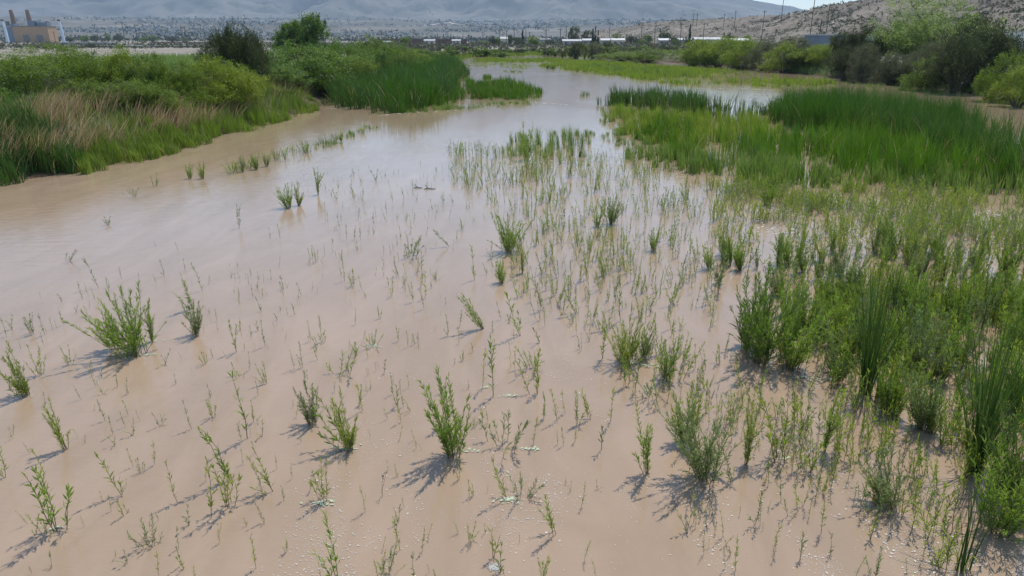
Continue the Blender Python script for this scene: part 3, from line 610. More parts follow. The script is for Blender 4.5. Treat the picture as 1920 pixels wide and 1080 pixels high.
zone([(1300, 480), (1600, 470), (2000, 470), (2000, 700), (1380, 640)], 330, (.4, .85), ['few', 'bush', 'column', 'few'], [W_, Y_, 'shrub_b', G_], .9, .33)
zone([(1400, 640), (1480, 560), (1600, 560), (2000, 560), (2000, 1010), (1900, 1000), (1780, 870), (1640, 770), (1500, 690)], 260, (.42, .92), ['bush', 'few', 'column', 'few', 'bush'], [W_, 'shrub_b', Y_, W_, G_], .7, .30)
zone([(1150, 640), (1350, 660), (1640, 780), (1780, 950), (1800, 1090), (1640, 1000), (1440, 860), (1180, 760)], 210, (.22, .6), ['single', 'few'], [Y_, W_, G_], .8, .3)
zone([(1300, 900), (1500, 900), (1780, 1000), (1800, 1090), (1250, 1090)], 18, (.12, .35), ['single', 'tiny'], [Y_, G_])
zone([(1480, 600), (2000, 540), (2000, 1020), (1860, 1010), (1720, 880), (1600, 770), (1480, 690)], 380, (.3, .72), ['few', 'single', 'few'], [W_, Y_, 'shrub_b', W_], .6, .22)
for k in range(34):      # the broken line of weeds running out from the left bank
    t = k/33; plant(432+262*t+random.uniform(-7, 7), 326-84*t+random.uniform(-4, 5), 300-70*t+random.uniform(-4, 8), random.choice(['tuft', 'few', 'tuft']), random.choice([W_, G_, Y_]))
PL.sort(key=lambda d: -(d['hp']*(2.2 if d['key'] in ('wide', 'bush', 'column') else 1)+(1000 if d['label'] else 0)))
# keep open water open: the hand placed ones come first, the rest largest first
def where(px, py):
    if py < 420:
        return 'in the pale far water' if px < 850 else 'in the shallows before the marsh' if px < 1330 else 'below the cattail bed'
    if py < 700:
        return ('in open water at the left' if px < 420 else 'in open water left of centre' if px < 800 else 'in the middle of the river' if px < 1130 else 'at the left rim of the right thicket' if px < 1400 else 'inside the right thicket' if px < 1660 else 'behind the tall cattail clumps at right')
    return ('in the bottom left corner' if px < 260 else 'in the foreground left of centre' if px < 620 else 'in the foreground near the centre' if px < 1000 else 'in the foreground right of centre' if px < 1320 else 'in front of the right thicket' if px < 1640 else 'between the tall cattail clumps at right')
DESC = dict(tiny='thin', single='single-stemmed', few='slender', tuft='tufted', bush='bushy', column='narrow', wide='rounded', dead='dark leafless')
MD = {W_: 'green', Y_: 'yellow-green', G_: 'grey-green', 'shrub_b': 'bright-green'}
SZ = [(.2, 'tiny'), (.4, 'short'), (.7, 'knee-high'), (1.0, 'tall'), (9, 'towering')]
rest = []; nobj = 0
for k, d in enumerate(PL):
    vi = random.randrange(len(VAR[d['key']])); H = VAR[d['key']][vi][1]; s = d['h']/H; rz = random.uniform(0, 6.28)
    if nobj < 298:
        split = d['hp'] > 55
        ms = variant_meshes(d['key'], vi, split, d['mk'])
        lab = d['label'] or ('%s %s %s willow %s' % (next(n for q, n in SZ if d['h'] < q), DESC[d['key']], MD[d['mk']], where(d['px'], d['py'])) if d['key'] != 'dead' else 'small dark leafless weed '+where(d['px'], d['py']))
        name = 'willow_bush' if d['key'] in ('wide', 'bush', 'column') else 'willow_shoot'
        cat = 'bush' if name == 'willow_bush' else 'young plant'
        root = link(name, None if split else ms[0], None, (d['x'], d['y'], 0), lab, cat, 'willows growing out of the flooded river')
        # lean = tilt of the whole plant
        root.rotation_mode = 'XYZ'
        tilt = math.atan(d['lean'][0])
        qz = Vector((0, 0, 1)).rotation_difference(Vector((d['lean'][0], d['lean'][1], 1)).normalized())
        from mathutils import Quaternion
        root.rotation_euler = (qz @ Quaternion((0, 0, 1), rz)).to_euler()
        wd = 1.0; sc = s*(1 if abs(tilt) < .1 else 1/max(.45, math.cos(tilt)))
        root.scale = (sc*wd, sc*wd, sc)
        if split:
            link('stem', ms[0], root); link('foliage', ms[1], root)
        nobj += 1
    else: rest.append((d, vi, s, rz))
gs = {}
for d, vi, s, rz in rest:
    (S, Lf), H = VAR[d['key']][vi]; c, sn = math.cos(rz)*s, math.sin(rz)*s
    for src, mk in ((S, 'stem'), (Lf, d['mk'] if d['key'] != 'dead' else 'deadstem')):
        V = src[0]; V2 = np.c_[V[:, 0]*c-V[:, 1]*sn+d['lean'][0]*V[:, 2]*s+d['x'], V[:, 0]*sn+V[:, 1]*c+d['lean'][1]*V[:, 2]*s+d['y'], V[:, 2]*s]
        gs.setdefault(mk, G()).add(V2, src[1], src[2])
names = list(gs); Vs = []; Ts = []; ts = []; mi = []; off = 0
for i, mk in enumerate(names):
    V, T, t = gs[mk].get(); Vs.append(V); Ts.append(T+off); ts.append(t); mi.append(np.full(len(T), i)); off += len(V)
link('willow_thicket', mesh('willow_thicket', np.vstack(Vs), np.vstack(Ts), np.concatenate(ts), [M[k] for k in names], np.concatenate(mi)), kind='stuff', label='mass of smaller willow shoots filling the right hand shallows')

# ---- tall cattail clumps in the foreground
def cattail_clump(px, py, H, n, spread, label, bent=3):
    b = P(px, py); root = link('cattail_clump', None, None, (b[0], b[1], 0), label, 'cattails', 'tall cattail clumps in the right foreground')
    g = G(); a = rng.uniform(0, 6.28, n); r = rng.random(n)**.7*.09
    h = H*rng.uniform(.5, 1.02, n); ln = h*spread*rng.random(n)**1.4; az = a+rng.normal(0, .5, n)
    V, T, t = blade_geo(np.c_[np.cos(a)*r, np.sin(a)*r, np.full(n, -.03)], h, rng.uniform(.010, .018, n), ln, az, rng.random(n)*.9, 6, 1.5); g.add(V, T, t)
    link('blade_cluster', g.mesh('blade_cluster', M['cattail_tall']), root)
    for i in range(bent):
        g = G(); a = rng.uniform(2.2, 4.2); hh = H*rng.uniform(.35, .55)
        V, T, t = blade_geo(np.array([[math.cos(a)*.05, math.sin(a)*.05, 0]]), np.array([hh]), np.array([.02]), np.array([H*rng.uniform(.35, .55)]), np.array([a]), np.array([.9]), 8, 2.2); g.add(V, T, t)
        link('bent_blade', g.mesh('bent_blade', M['willow_y']), root)
h1 = hgt(1622, 738, 474)[0]; h2 = hgt(1826, 885, 545)[0]; h3 = hgt(1806, 1068, 860)[0]
cattail_clump(1622, 738, h1, 60, .5, 'tall narrow cattail clump standing in the right thicket, the farther of two')
cattail_clump(1670, 640, h1*.75, 16, .3, 'sparse cattail blades just behind the farther tall clump')
cattail_clump(1826, 885, h2, 90, .5, 'largest cattail clump, fanning open close to the right edge')
cattail_clump(1806, 1070, h3, 14, .3, 'small broken cattail clump at the bottom right with bent blades', 4)
cattail_clump(1905, 800, h2*.7, 16, .4, 'thin cattail blades leaning in from the right edge', 2)

# ---- foam and scum lying on the water
def flecks(name, pts, size, mat, z=.004, k=6, label=None, sx=1.0):
    n = len(pts); a = np.arange(k)*2*math.pi/k; r = size[:, None]*rng.uniform(.45, 1.15, (n, k)); el = rng.uniform(.35, 1, n)[:, None]; f = rng.normal(0.25, .5, n)[:, None]
    x = np.cos(a)*r*sx; y = np.sin(a)*r*el
    V = np.stack([pts[:, :1]+x*np.cos(f)-y*np.sin(f), pts[:, 1:]+x*np.sin(f)+y*np.cos(f), np.full((n, k), z)+rng.uniform(0, .003, (n, 1))], -1).reshape(-1, 3)
    i = np.arange(n)[:, None]*k; T = np.vstack([i+[0, j, j+1] for j in range(1, k-1)])
    link(name, mesh(name, V, T, None, [mat]), kind='stuff', label=label)
fp = []; fs = []
q = sample(poly([(450, 1095), (620, 800), (800, 620), (1000, 560), (1250, 600), (1700, 900), (1960, 1000), (1980, 1095)]), 9000, lambda a, b: np.clip((fbm(a/.5+b*.5, b/1.1, 4, 50)-.46)*6, .05, 1)*np.clip(.35+.65*fbm(a/2, b/2, 2, 8)*1.6-.2, 0, 1)*np.clip((9.5-b)/4, .12, 1))
fp.append(q); fs.append(np.clip(rng.lognormal(math.log(.0050), .55, len(q)), .002, .018))
q = sample(poly([(1130, 300), (1200, 290), (1300, 320), (1420, 345), (1480, 360), (1330, 352), (1200, 335)]), 600, lambda a, b: np.clip((fbm(a/1.2, b/1.2, 3, 51)-.42)*5, .02, 1)); fp.append(q); fs.append(rng.lognormal(math.log(.022), .5, len(q)))
q = sample(poly([(930, 305), (1140, 296), (1150, 310), (930, 318)]), 120, lambda a, b: np.clip((fbm(a/.8, b/.8, 3, 51)-.42)*5, .02, 1)); fp.append(q); fs.append(rng.uniform(.02, .08, len(q)))
q = sample(poly([(1400, 365), (1600, 368), (1960, 400), (1960, 480), (1700, 480), (1420, 440)]), 900, lambda a, b: np.clip((fbm(a/1.2, b/1.2, 3, 52)-.46)*5, .02, 1)); fp.append(q); fs.append(rng.uniform(.012, .06, len(q)))
for (a, b, c, d, n) in [(620, 203, 705, 200, 60), (715, 216, 870, 205, 50), (1000, 192, 1060, 196, 40), (1340, 166, 1450, 168, 60), (860, 160, 910, 135, 80), (900, 148, 1000, 130, 90), (1560, 149, 1700, 163, 60), (1700, 163, 1830, 185, 50), (880, 126, 1000, 131, 60)]:
    t = rng.random(n)[:, None]; p0, p1 = P(a, b), P(c, d); fp.append(p0*(1-t)+p1*t+rng.normal(0, .25, (n, 2))); fs.append(rng.uniform(.04, .16, n))
flecks('foam', np.vstack(fp), np.concatenate(fs), M['foam'], label='small white foam flecks drifting on the brown water')
sp = []
for d in PL[:320]:
    if d['py'] > 620 and random.random() < .16 and d['hp'] > 40:
        for k in range(9): sp.append((d['x']+random.gauss(.03, .045), d['y']+random.gauss(0, .02)))
for a, b in [(1180, 682), (1215, 686), (1500, 708), (1540, 712), (1000, 842), (875, 845), (650, 842), (700, 650), (950, 940), (600, 945), (280, 665), (955, 742)]:
    c = P(a, b)
    for k in range(26): sp.append((c[0]+random.gauss(0, .08), c[1]+random.gauss(0, .03)))
sp = np.array(sp); flecks('algae_scum', sp, rng.uniform(.006, .024, len(sp)), M['scum'], .011, 7, 'pale green scum caught round the willow stems', 1.3)
# ring of froth
g = G(); c = P(928, 1064)
for k in range(420):
    a = random.uniform(0, 6.28); rr_ = abs(random.gauss(.034, .016)); q_ = random.uniform(.0025, .007)
    g.tube([(math.cos(a)*rr_*1.35, math.sin(a)*rr_, 0), (math.cos(a)*rr_*1.35, math.sin(a)*rr_, q_*.8)], [q_, q_*.5], 6)
link('froth_patch', g.mesh('froth_patch', M['foam']), None, (c[0], c[1], .004), 'round patch of white froth floating at the bottom centre', 'froth')
# driftwood in the pale middle water
for (px, py, lab) in [(784, 353, 'short dark piece of driftwood floating in the pale middle water, the left piece'), (806, 355, 'longer dark piece of driftwood floating in the pale middle water, the right piece')]:
    b = P(px, py); g = G()
    L_ = .30 if px < 790 else .42
    g.tube([(-L_/2, 0, .01), (-L_/5, .05, .03), (L_/4, -.02, .02), (L_/2, .06, .015)], [.010, .018, .015, .006], 6)
    g.tube([(-L_/5, .05, .03), (-L_/3, .1, .10), (-L_/2.2, .12, .13)], [.018, .012, .006], 5)
    link('driftwood', g.mesh('driftwood', M['deadstem'], True), None, (b[0], b[1], 0), lab, 'driftwood', 'driftwood in the middle water')

# ------------------------------------------------------------------ shrubs and trees
def crown(lobes, ncl, nl, L, W, cl_r, up=.5, seed=0, droop=0, trunk=0.0, lat=1.0):
    """leaf clumps spread over overlapping lobes; unit height crown; returns leaf geometry and branch geometry"""
    B = []; D = []; tn = []; S = G(); ctr = []
    wts = np.array([l[3]**2 for l in lobes]); wts /= wts.sum()
    for k in range(ncl):
        x, y, z, r, rz_ = lobes[rng.choice(len(lobes), p=wts)]
        v = unit(rng.normal(0, 1, 3)); v[2] = abs(v[2])*1.0 if rng.random() < .72 else v[2]
        rad = rng.uniform(.55, 1.06)*(1+.16*math.sin(v[0]*7+x*9)*math.cos(v[1]*6+z*5))
        c = np.array([x+v[0]*r*rad, y+v[1]*r*rad, max(.04, z+v[2]*rz_*rad)]); ctr.append(c)
        m = int(nl*rng.uniform(.6, 1.4)); tt = rng.uniform(.0, 1.0)
        p = c+rng.normal(0, cl_r*rng.uniform(.45, 1.0), (m, 3))*[.8, .8, 1.25]
        p[:, 2] = np.maximum(p[:, 2], .01)
        out = unit(c-np.array([x, y, z*.6])); d = unit(rng.normal(0, .75, (m, 3))+out*.7+[0, 0, up])
        B.append(p); D.append(d); tn.append(np.clip(tt+rng.normal(0, .14, m), 0, 1))
    B = np.vstack(B); D = np.vstack(D); tn = np.concatenate(tn); n = len(B)
    Lf = leaf_geo(B, D, L*rng.uniform(.6, 1.3, n), W*rng.uniform(.7, 1.3, n), tn)
    for c in [ctr[i] for i in rng.choice(len(ctr), min(len(ctr), 26), replace=False)]:
        b0 = np.array([c[0]*.10, c[1]*.10, 0]); mid = np.array([c[0]*.45, c[1]*.45, trunk+(c[2]-trunk)*.5 if c[2] > trunk else c[2]*.5])
        if trunk: S.tube([(0, 0, trunk*.8), mid, c], [.010, .005, .001], 4)
        else: S.tube([b0, mid, c], [.009, .006, .0015], 4)
    if trunk: S.tube([(0, 0, -.02), (.01, .0, trunk*.5), (0, .01, trunk)], [.026, .020, .015], 7)
    V = Lf[0]; hz_ = np.percentile(V[:, 2], 99.3); hr = np.percentile(np.abs(V[:, :2]), 98.0); f = np.array([.5/hr, .5/hr, 1/hz_])
    Sg = S.get()
    return (Sg[0]*f, Sg[1], Sg[2]), (V*f, Lf[1], Lf[2])
def lobes_rand(n, w, h, r0, r1, base=.2):
    out = []
    for i in range(n):
        a = rng.uniform(0, 6.28); q = w*math.sqrt(rng.random()); r = rng.uniform(r0, r1) if i else r1*1.08
        z = rng.uniform(base if i % 3 else .1, h-r) if i else h-r
        if not i: q *= .3
        out.append((math.cos(a)*q, math.sin(a)*q, z*(1-.5*(q/w)**2), r, r*.9))
    return out
CR = {}
def mkcrown(key, n, mat, f): CR[key] = []; [CR[key].append((lambda r: (mesh('branch', r[0][0], r[0][1], r[0][2], [M['bark']]), mesh('foliage', r[1][0], r[1][1], r[1][2], [M[mat]])))(f())) for i in range(n)]
mkcrown('green', 4, 'shrub', lambda: crown(lobes_rand(11, .42, .95, .16, .30), 340, 52, .038, .009, .045, .6))
mkcrown('yellow', 3, 'shrub_y', lambda: crown(lobes_rand(11, .42, .95, .16, .30), 340, 52, .038, .009, .045, .6))
mkcrown('broad', 3, 'shrub_b', lambda: crown(lobes_rand(9, .46, .9, .2, .32), 320, 50, .037, .012, .045, .4))
mkcrown('feathery', 4, 'tamarisk', lambda: crown(lobes_rand(11, .36, .92, .22, .32), 330, 52, .048, .009, .045, .9))
mkcrown('greyish', 2, 'tamarisk_g', lambda: crown(lobes_rand(10, .42, .92, .18, .30), 330, 54, .034, .007, .04, .8))
mkcrown('cottonwood', 2, 'cottonwood', lambda: crown(lobes_rand(11, .30, .95, .13, .22, .3), 270, 46, .035, .022, .036, .3, trunk=.3))
mkcrown('airy', 2, 'palegreen', lambda: crown(lobes_rand(14, .36, .96, .20, .31, .30), 400, 56, .028, .007, .036, .1, trunk=.22))
mkcrown('blob', 3, 'shrub', lambda: crown(lobes_rand(5, .34, .95, .22, .34), 70, 26, .09, .04, .06, .5))
mkcrown('darkblob', 2, 'tamarisk', lambda: crown(lobes_rand(5, .34, .95, .22, .34), 70, 26, .09, .04, .06, .5))
mkcrown('greyblob', 2, 'tamarisk_g', lambda: crown(lobes_rand(5, .34, .95, .22, .34), 70, 26, .08, .035, .06, .5))
mkcrown('spire', 2, 'cypress', lambda: crown([(0, 0, z, .09*(1.15-z), .12) for z in np.linspace(.12, .9, 8)], 60, 24, .07, .03, .025, 1.2, trunk=.08))
def shrub(key, px, Y, ytop, wpx, label, name='shrub', cat='bush', group=None, i=None, base=None):
    p = at(px, ytop, Y); z0 = z_at(p[0], Y) if base is None else base; z0 = max(z0, 0)
    h = max(p[2]-z0, .5); wd = wpx*Y/FPX/1.0
    i = random.randrange(len(CR[key])) if i is None else i
    bm, fm = CR[key][i]
    root = link(name, None, None, (p[0], Y, z0-.03), label, cat, group)
    w0 = 1.0
    root.scale = (wd/w0, wd/w0, h); root.rotation_euler = (0, 0, random.uniform(0, 6.28)) if key != 'spire' else (0, 0, 0)
    link('branch' if key not in ('cottonwood', 'airy', 'spire') else 'trunk', bm, root); link('foliage' if key not in ('cottonwood', 'airy', 'spire') else 'crown', fm, root)
    return root
LB = 'shrubs massed on the left bank'
for r in [
 ('green', 15, 31, 112, 190, 'mid green bush at the left edge of the left bank'),
 ('broad', -30, 28, 165, 150, 'leafy bright green bush lowest at the left edge'),
 ('broad', 60, 30, 175, 150, 'leafy green bush with pale highlights above the dry reeds'),
 ('greyish', 75, 33, 135, 130, 'greyish olive bush behind the leafy one at left'),
 ('green', 100, 36, 104, 170, 'rounded willow bush below the power station'),
 ('green', 165, 37, 98, 150, 'dark centred bush to the right of the power station'),
 ('green', 160, 33, 150, 160, 'lower dark bush in front of the left mass'),
 ('yellow', 222, 38, 90, 120, 'tall pointed bush rising highest in the left mass'),
 ('green', 262, 37, 102, 120, 'bush right of the pointed one, with a ragged top'),
 ('green', 235, 33, 150, 150, 'dark green bush low in the middle of the left mass'),
 ('green', 320, 38, 116, 130, 'bush below the open grey lot'),
 ('green', 300, 34, 165, 130, 'bush with dry reeds leaning against it'),
 ('yellow', 385, 41, 108, 150, 'yellow green domed bush below the dark tamarisk'),
 ('yellow', 430, 43, 118, 130, 'bright yellow green bush right of the dome'),
 ('green', 395, 41, 165, 130, 'olive bush in front of the yellow green dome'),
 ('yellow', 470, 50, 138, 120, 'sunlit yellow bush nearest the grass fringe'),
 ('broad', 520, 57, 120, 140, 'broad leaved bush in the middle of the green slope'),
 ('green', 505, 54, 158, 80, 'small bush low at the foot of the green slope'),
 ('green', 560, 63, 128, 110, 'bush just left of the centre cattail bed'),
 ('broad', 480, 60, 88, 170, 'wide bush right under the dark tamarisk'),
 ('broad', 560, 66, 82, 170, 'wide bush under the cottonwoods'),
 ('green', 610, 70, 95, 130, 'mounded bush in the middle of the far slope'),
 ('broad', 600, 70, 118, 100, 'rounded green bush at the back of the cattail bed'),
 ('broad', 640, 82, 78, 120, 'bush on the crest right of the cottonwoods'),
 ('green', 690, 92, 72, 120, 'domed bush forming the crest of the green mound'),
 ('broad', 700, 88, 92, 100, 'bright bush on the sunny side of the green mound'),
 ('green', 660, 76, 108, 100, 'low bush in the hollow of the far slope'),
 ('broad', 735, 102, 82, 90, 'bush sloping down from the crest of the mound'),
 ('yellow', 770, 118, 92, 90, 'last yellowish bush where the mound meets the far marsh'),
 ('green', 745, 100, 100, 80, 'low bush behind the tip of the cattail bed'),
 ('green', 30, 60, 100, 220, 'low far bush on the left in front of the grey lot'),
 ('green', 90, 75, 84, 160, 'flat far bush under the power station'),
]: shrub(r[0], r[1], r[2]+(3.5 if r[1] < 350 else 3 if r[1] < 505 and r[2] < 50 else 0), *r[3:], group=LB)
shrub('feathery', 430, 52, 48, 98, 'dark feathery tamarisk tree towering over the left bank', 'tamarisk_tree', 'tree', i=0)
shrub('feathery', 472, 54, 64, 60, 'shorter tamarisk leaning against the right side of the dark one', 'tamarisk_tree', 'tree', i=1)
shrub('feathery', 390, 50, 88, 60, 'low tamarisk skirt at the left foot of the dark one', 'tamarisk_tree', 'tree', i=2)
for r in [('cottonwood', 590, 108, 28, 66, 'tallest cottonwood on the left bank skyline'), ('cottonwood', 562, 110, 40, 62, 'middle cottonwood on the left bank skyline'), ('cottonwood', 537, 112, 44, 50, 'lowest and leftmost cottonwood on the skyline')]:
    shrub(*r, 'cottonwood_tree', 'tree', 'cottonwoods on the left skyline')
RB = 'shrubs along the right bank'
for r in [
 ('yellow', 1310, 142, 74, 90, 'yellow green bush leftmost of the right bank row'),
 ('yellow', 1350, 138, 70, 90, 'pale yellow bush above the far marsh'),
 ('green', 1385, 132, 80, 80, 'olive bush low in the right bank row'),
 ('yellow', 1405, 128, 72, 90, 'sunlit yellow bush left of the grey ones'),
 ('green', 1300, 150, 92, 110, 'low green bush in front of the white roofs'),
 ('green', 1220, 165, 92, 110, 'flat green bush below the cypress'),
 ('green', 1170, 175, 96, 90, 'flat bush at the far end of the right marsh'),
 ('greyish', 1440, 122, 76, 80, 'grey brown bush in the right bank row'),
 ('yellow', 1475, 116, 80, 80, 'domed yellow green bush over the brown channel'),
 ('feathery', 1500, 114, 90, 80, 'dark low bush hanging over the brown channel'),
 ('yellow', 1530, 112, 84, 80, 'brightest yellow bush of the right bank row'),
 ('yellow', 1560, 108, 82, 70, 'yellow bush just left of the dark tamarisks'),
 ('greyish', 1495, 130, 68, 90, 'grey green bush behind the yellow row'),
 ('feathery', 1595, 100, 58, 90, 'dark green tamarisk left of the tall willow'),
 ('feathery', 1640, 98, 50, 80, 'olive topped tamarisk beside the blue roof'),
 ('greyish', 1630, 88, 82, 90, 'pinkish grey flowering tamarisk over the bank'),
 ('feathery', 1590, 92, 96, 70, 'dark shrub shading the water below the tamarisks'),
 ('greyish', 1680, 84, 100, 80, 'grey shrub at the undercut bank'),
 ('feathery', 1715, 82, 118, 90, 'dark drooping shrub in the shade of the tall willow'),
 ('greyish', 1760, 80, 66, 90, 'pinkish brown shrub in front of the tall willow trunk'),
 ('green', 1750, 74, 108, 90, 'grey green shrub at the foot of the tall willow'),
 ('feathery', 1850, 74, 38, 150, 'big dark tamarisk right of the tall willow'),
 ('feathery', 1810, 70, 70, 110, 'dark tamarisk dipping its branches to the water'),
 ('feathery', 1880, 72, 62, 110, 'dark tamarisk filling the right edge'),
 ('green', 1905, 60, 100, 90, 'bright green bush at the right edge above the grass'),
 ('yellow', 1925, 55, 125, 90, 'light green bush cut off by the right edge'),
]: shrub(*r, group=RB)
shrub('airy', 1775, 92, -14, 215, 'tall pale green willow tree on the right bank', 'willow_tree', 'tree', i=0)
shrub('airy', 1715, 96, 28, 110, 'shorter pale willow tree joined to the left of the tall one', 'willow_tree', 'tree', i=1)
shrub('green', 1835, 95, 30, 70, 'green crown at the right shoulder of the tall willow', 'willow_tree', 'tree', i=1)
# far tree line beyond the marsh
FT = 'small bushes on the far side of the marsh'
kinds = ['blob', 'darkblob', 'blob', 'greyblob']
KD = dict(blob='green', darkblob='dark olive', greyblob='greyish')
k = 0
for px in np.arange(845, 1290, 14):
    Yd = random.uniform(215, 300) if px < 1050 else random.uniform(190, 240)
    key = kinds[k % 4] if px > 1040 else ['blob', 'darkblob'][k % 2]; yt = random.uniform(86, 92) if px < 1050 else random.uniform(80, 90)
    shrub(key, px, Yd, yt, random.uniform(18, 30), KD[key]+(' low bush in the row left of the houses' if px < 1050 else ' bush in the row right below the houses'), group=FT); k += 1
for px in [760, 790, 815, 835, 880, 905, 940]:
    shrub('blob', px+random.uniform(-5, 5), random.uniform(170, 330), random.uniform(92, 99), random.uniform(30, 50), 'flat green bush edging the far marsh on the left', group=FT)
shrub('greyblob', 1112, 185, 78, 34, 'rounded pinkish grey bush standing out from the far row')
shrub('darkblob', 1082, 190, 80, 24, 'dark bush beside the rounded pinkish grey one')
shrub('blob', 757, 420, 69, 24, 'round solitary tree right of the green mound', 'round_tree', 'tree')
far = [(922, 69, 16), (935, 72, 14), (956, 65, 10), (970, 70, 22), (1000, 68, 26), (1076, 50, 22), (1100, 57, 18), (1157, 62, 18), (1180, 64, 18), (1195, 70, 24), (1215, 66, 22), (1245, 55, 26), (1262, 66, 20), (1205, 74, 18), (1030, 74, 24), (1050, 76, 20), (905, 76, 20), (890, 78, 16), (1140, 78, 14), (1265, 74, 14), (1290, 70, 18), (880, 82, 24), (845, 84, 18), (820, 82, 14), (1365, 62, 26), (1400, 66, 22)]
for i, (px, yt, wp) in enumerate(far):
    shrub('darkblob' if i % 3 != 1 else 'blob', px, random.uniform(380, 520), yt, wp, ('dark' if i % 3 != 1 else 'green')+(' tree among the poles left of the white roofed houses' if px < 1040 else ' tree between the white roofed houses' if px < 1230 else ' tree at the foot of the stony hill'), 'village_tree', 'tree', 'trees among the far houses')
for px, yt, lab in [(1112, 55, 'shortest dark cypress of the three, left one'), (1117, 50, 'tallest dark cypress of the three, middle one'), (1122, 58, 'right hand cypress of the three'), (980, 57, 'lone small dark cypress among the poles'), (1295, 47, 'lone dark cypress beside the long white roof')]:
    shrub('spire', px, 430, yt, 5, lab, 'cypress_tree', 'tree', 'cypresses among the houses')
for px, yt, lab in [(658/4, 70, 'dark low tree'), ]: pass
for i, (px, yt, wp) in enumerate([(160, 66, 22), (178, 64, 14), (200, 63, 10), (222, 62, 16), (285, 66, 18), (295, 86, 9), (313, 84, 8), (172, 82, 26), (235, 88, 20), (320, 68, 20), (270, 70, 22), (130, 69, 20), (344, 72, 16)]):
    shrub('darkblob' if i % 2 else 'blob', px, 900 if yt < 80 else 330, yt, wp, ('dark' if i % 2 else 'green')+(' tree on the flats behind the long white roof' if yt < 80 else ' bush on the edge of the grey lot'), 'lowland_tree', 'tree', 'trees on the flats at left')

# ------------------------------------------------------------------ houses, poles, power station
def gable(g, w_, d_, h_, r_, ov=.4, t=.5):
    V = [(-w_/2-ov, -d_/2-ov, h_), (w_/2+ov, -d_/2-ov, h_), (w_/2+ov, 0, h_+r_), (-w_/2-ov, 0, h_+r_), (-w_/2-ov, d_/2+ov, h_), (w_/2+ov, d_/2+ov, h_)]
    V += [(a, b, c-.2) for a, b, c in V]
    g.add(V, [[0, 1, 2, 3], [3, 2, 5, 4], [7, 6, 9, 8], [8, 9, 10, 11], [1, 0, 6, 7], [4, 5, 11, 10], [0, 3, 9, 6], [3, 4, 10, 9], [2, 1, 7, 8], [5, 2, 8, 11]], t)
def house(px, Y, ybase, wpx, hm, wall, roof, label, rz=0, long=False):
    p = at(px, ybase, Y); z0 = z_at(p[0], Y); w_ = wpx*Y/FPX; d_ = max(5, min(9, w_*.5))
    root = link('house', None, None, (p[0], Y, z0), label, 'house', 'white roofed houses beyond the marsh'); root.rotation_euler = (0, 0, rz)
    g = G(); g.box((0, 0, hm/2-.3), (w_, d_, hm+.6)); link('wall', g.mesh('wall', M[wall]), root)
    g = G(); gable(g, w_, d_, hm+.05, hm*.35); link('roof', g.mesh('roof', M[roof]), root)
    n = max(2, int(w_/3.5))
    for i in range(n):
        x = -w_/2+w_*(i+.5)/n
        if i == n//2: 
            g = G(); g.box((x, -d_/2-.03, 1.0), (.9, .1, 2.0)); link('door', g.mesh('door', M['dark']), root)
        else:
            g = G(); g.box((x, -d_/2-.03, 1.6), (1.3, .1, 1.0)); link('window', g.mesh('window', M['dark']), root)
for r in [
 (1072, 430, 82, 32, 2.7, 'greywall', 'white', 'grey house with a pale roof left of the cypresses'), (1102, 440, 78, 18, 2.9, 'greywall', 'white', 'small white roofed house just left of the cypresses'),
 (1138, 450, 78, 22, 3.0, 'cream', 'white', 'white roofed house just right of the cypresses'), (1158, 440, 80, 22, 3.0, 'cream', 'white', 'pale house with a bright roof, second right of the cypresses'),
 (1245, 450, 78, 20, 3, 'greywall', 'white', 'small bright roofed house left of the lone cypress'), (1285, 460, 78, 36, 3.2, 'greywall', 'white', 'long white roofed building left of the tall pole'),
 (1330, 450, 77, 56, 3.4, 'cream', 'white', 'longest white roofed building at the foot of the hill'), (1010, 560, 78, 40, 3.2, 'greywall', 'roofgrey', 'dull roofed house among trees in the centre'),
 (945, 560, 79, 14, 4, 'cream', 'white', 'tiny pale house beside the dark tree at the centre'), (806, 500, 83, 18, 2.6, 'cream', 'white', 'low white house right of the round tree'),
 (856, 500, 83, 14, 2.6, 'cream', 'white', 'second low white house right of the round tree'), (1385, 400, 80, 30, 3, 'greywall', 'white', 'white roofed house half hidden by yellow bushes'), (728, 480, 85, 14, 2, 'greywall', 'white', 'tiny pale shed left of the round tree')]: house(*r)
# shed with a pale blue roof on the right, trailer roofs behind the tamarisks
def shed(name, px, Y, y0, y1, wpx, wall, roof, label, depth=8):
    a = at(px, y1, Y); b = at(px, y0, Y); z0 = min(z_at(a[0], Y), a[2])-.3; h_ = b[2]-z0; w_ = wpx*Y/FPX
    root = link(name, None, None, (a[0], Y+depth/2, z0), label, 'building')
    g = G(); g.box((0, 0, h_/2-.15), (w_, depth, h_-.3)); link('wall', g.mesh('wall', M[wall]), root)
    g = G(); g.box((0, 0, h_-.15+.003), (w_+.6, depth+.6, .3)); link('roof', g.mesh('roof', M[roof]), root)
    return root, w_, h_
shed('shed', 1565, 178, 64, 80, 52, 'plantblue', 'white', 'blue grey walled shed behind the right bank bushes', 10)
shed('shed', 1668, 200, 62, 74, 24, 'palestack', 'white', 'second pale shed hidden behind the olive tamarisk', 10)
shed('shed', 1905, 150, 58, 72, 30, 'palestack', 'white', 'pale roof peeping over the tamarisks at the right edge', 8)
shed('warehouse', 255, 345, 85.5, 88.5, 235, 'greywall', 'white', 'very long low white roofed building beyond the grey lot', 9)
shed('warehouse', 160, 520, 79, 82, 80, 'greywall', 'white', 'low white roofed building right beside the power station', 12)
shed('warehouse', 350, 700, 79, 82, 120, 'rust', 'rust', 'long dark red building behind the white roofed one', 12)
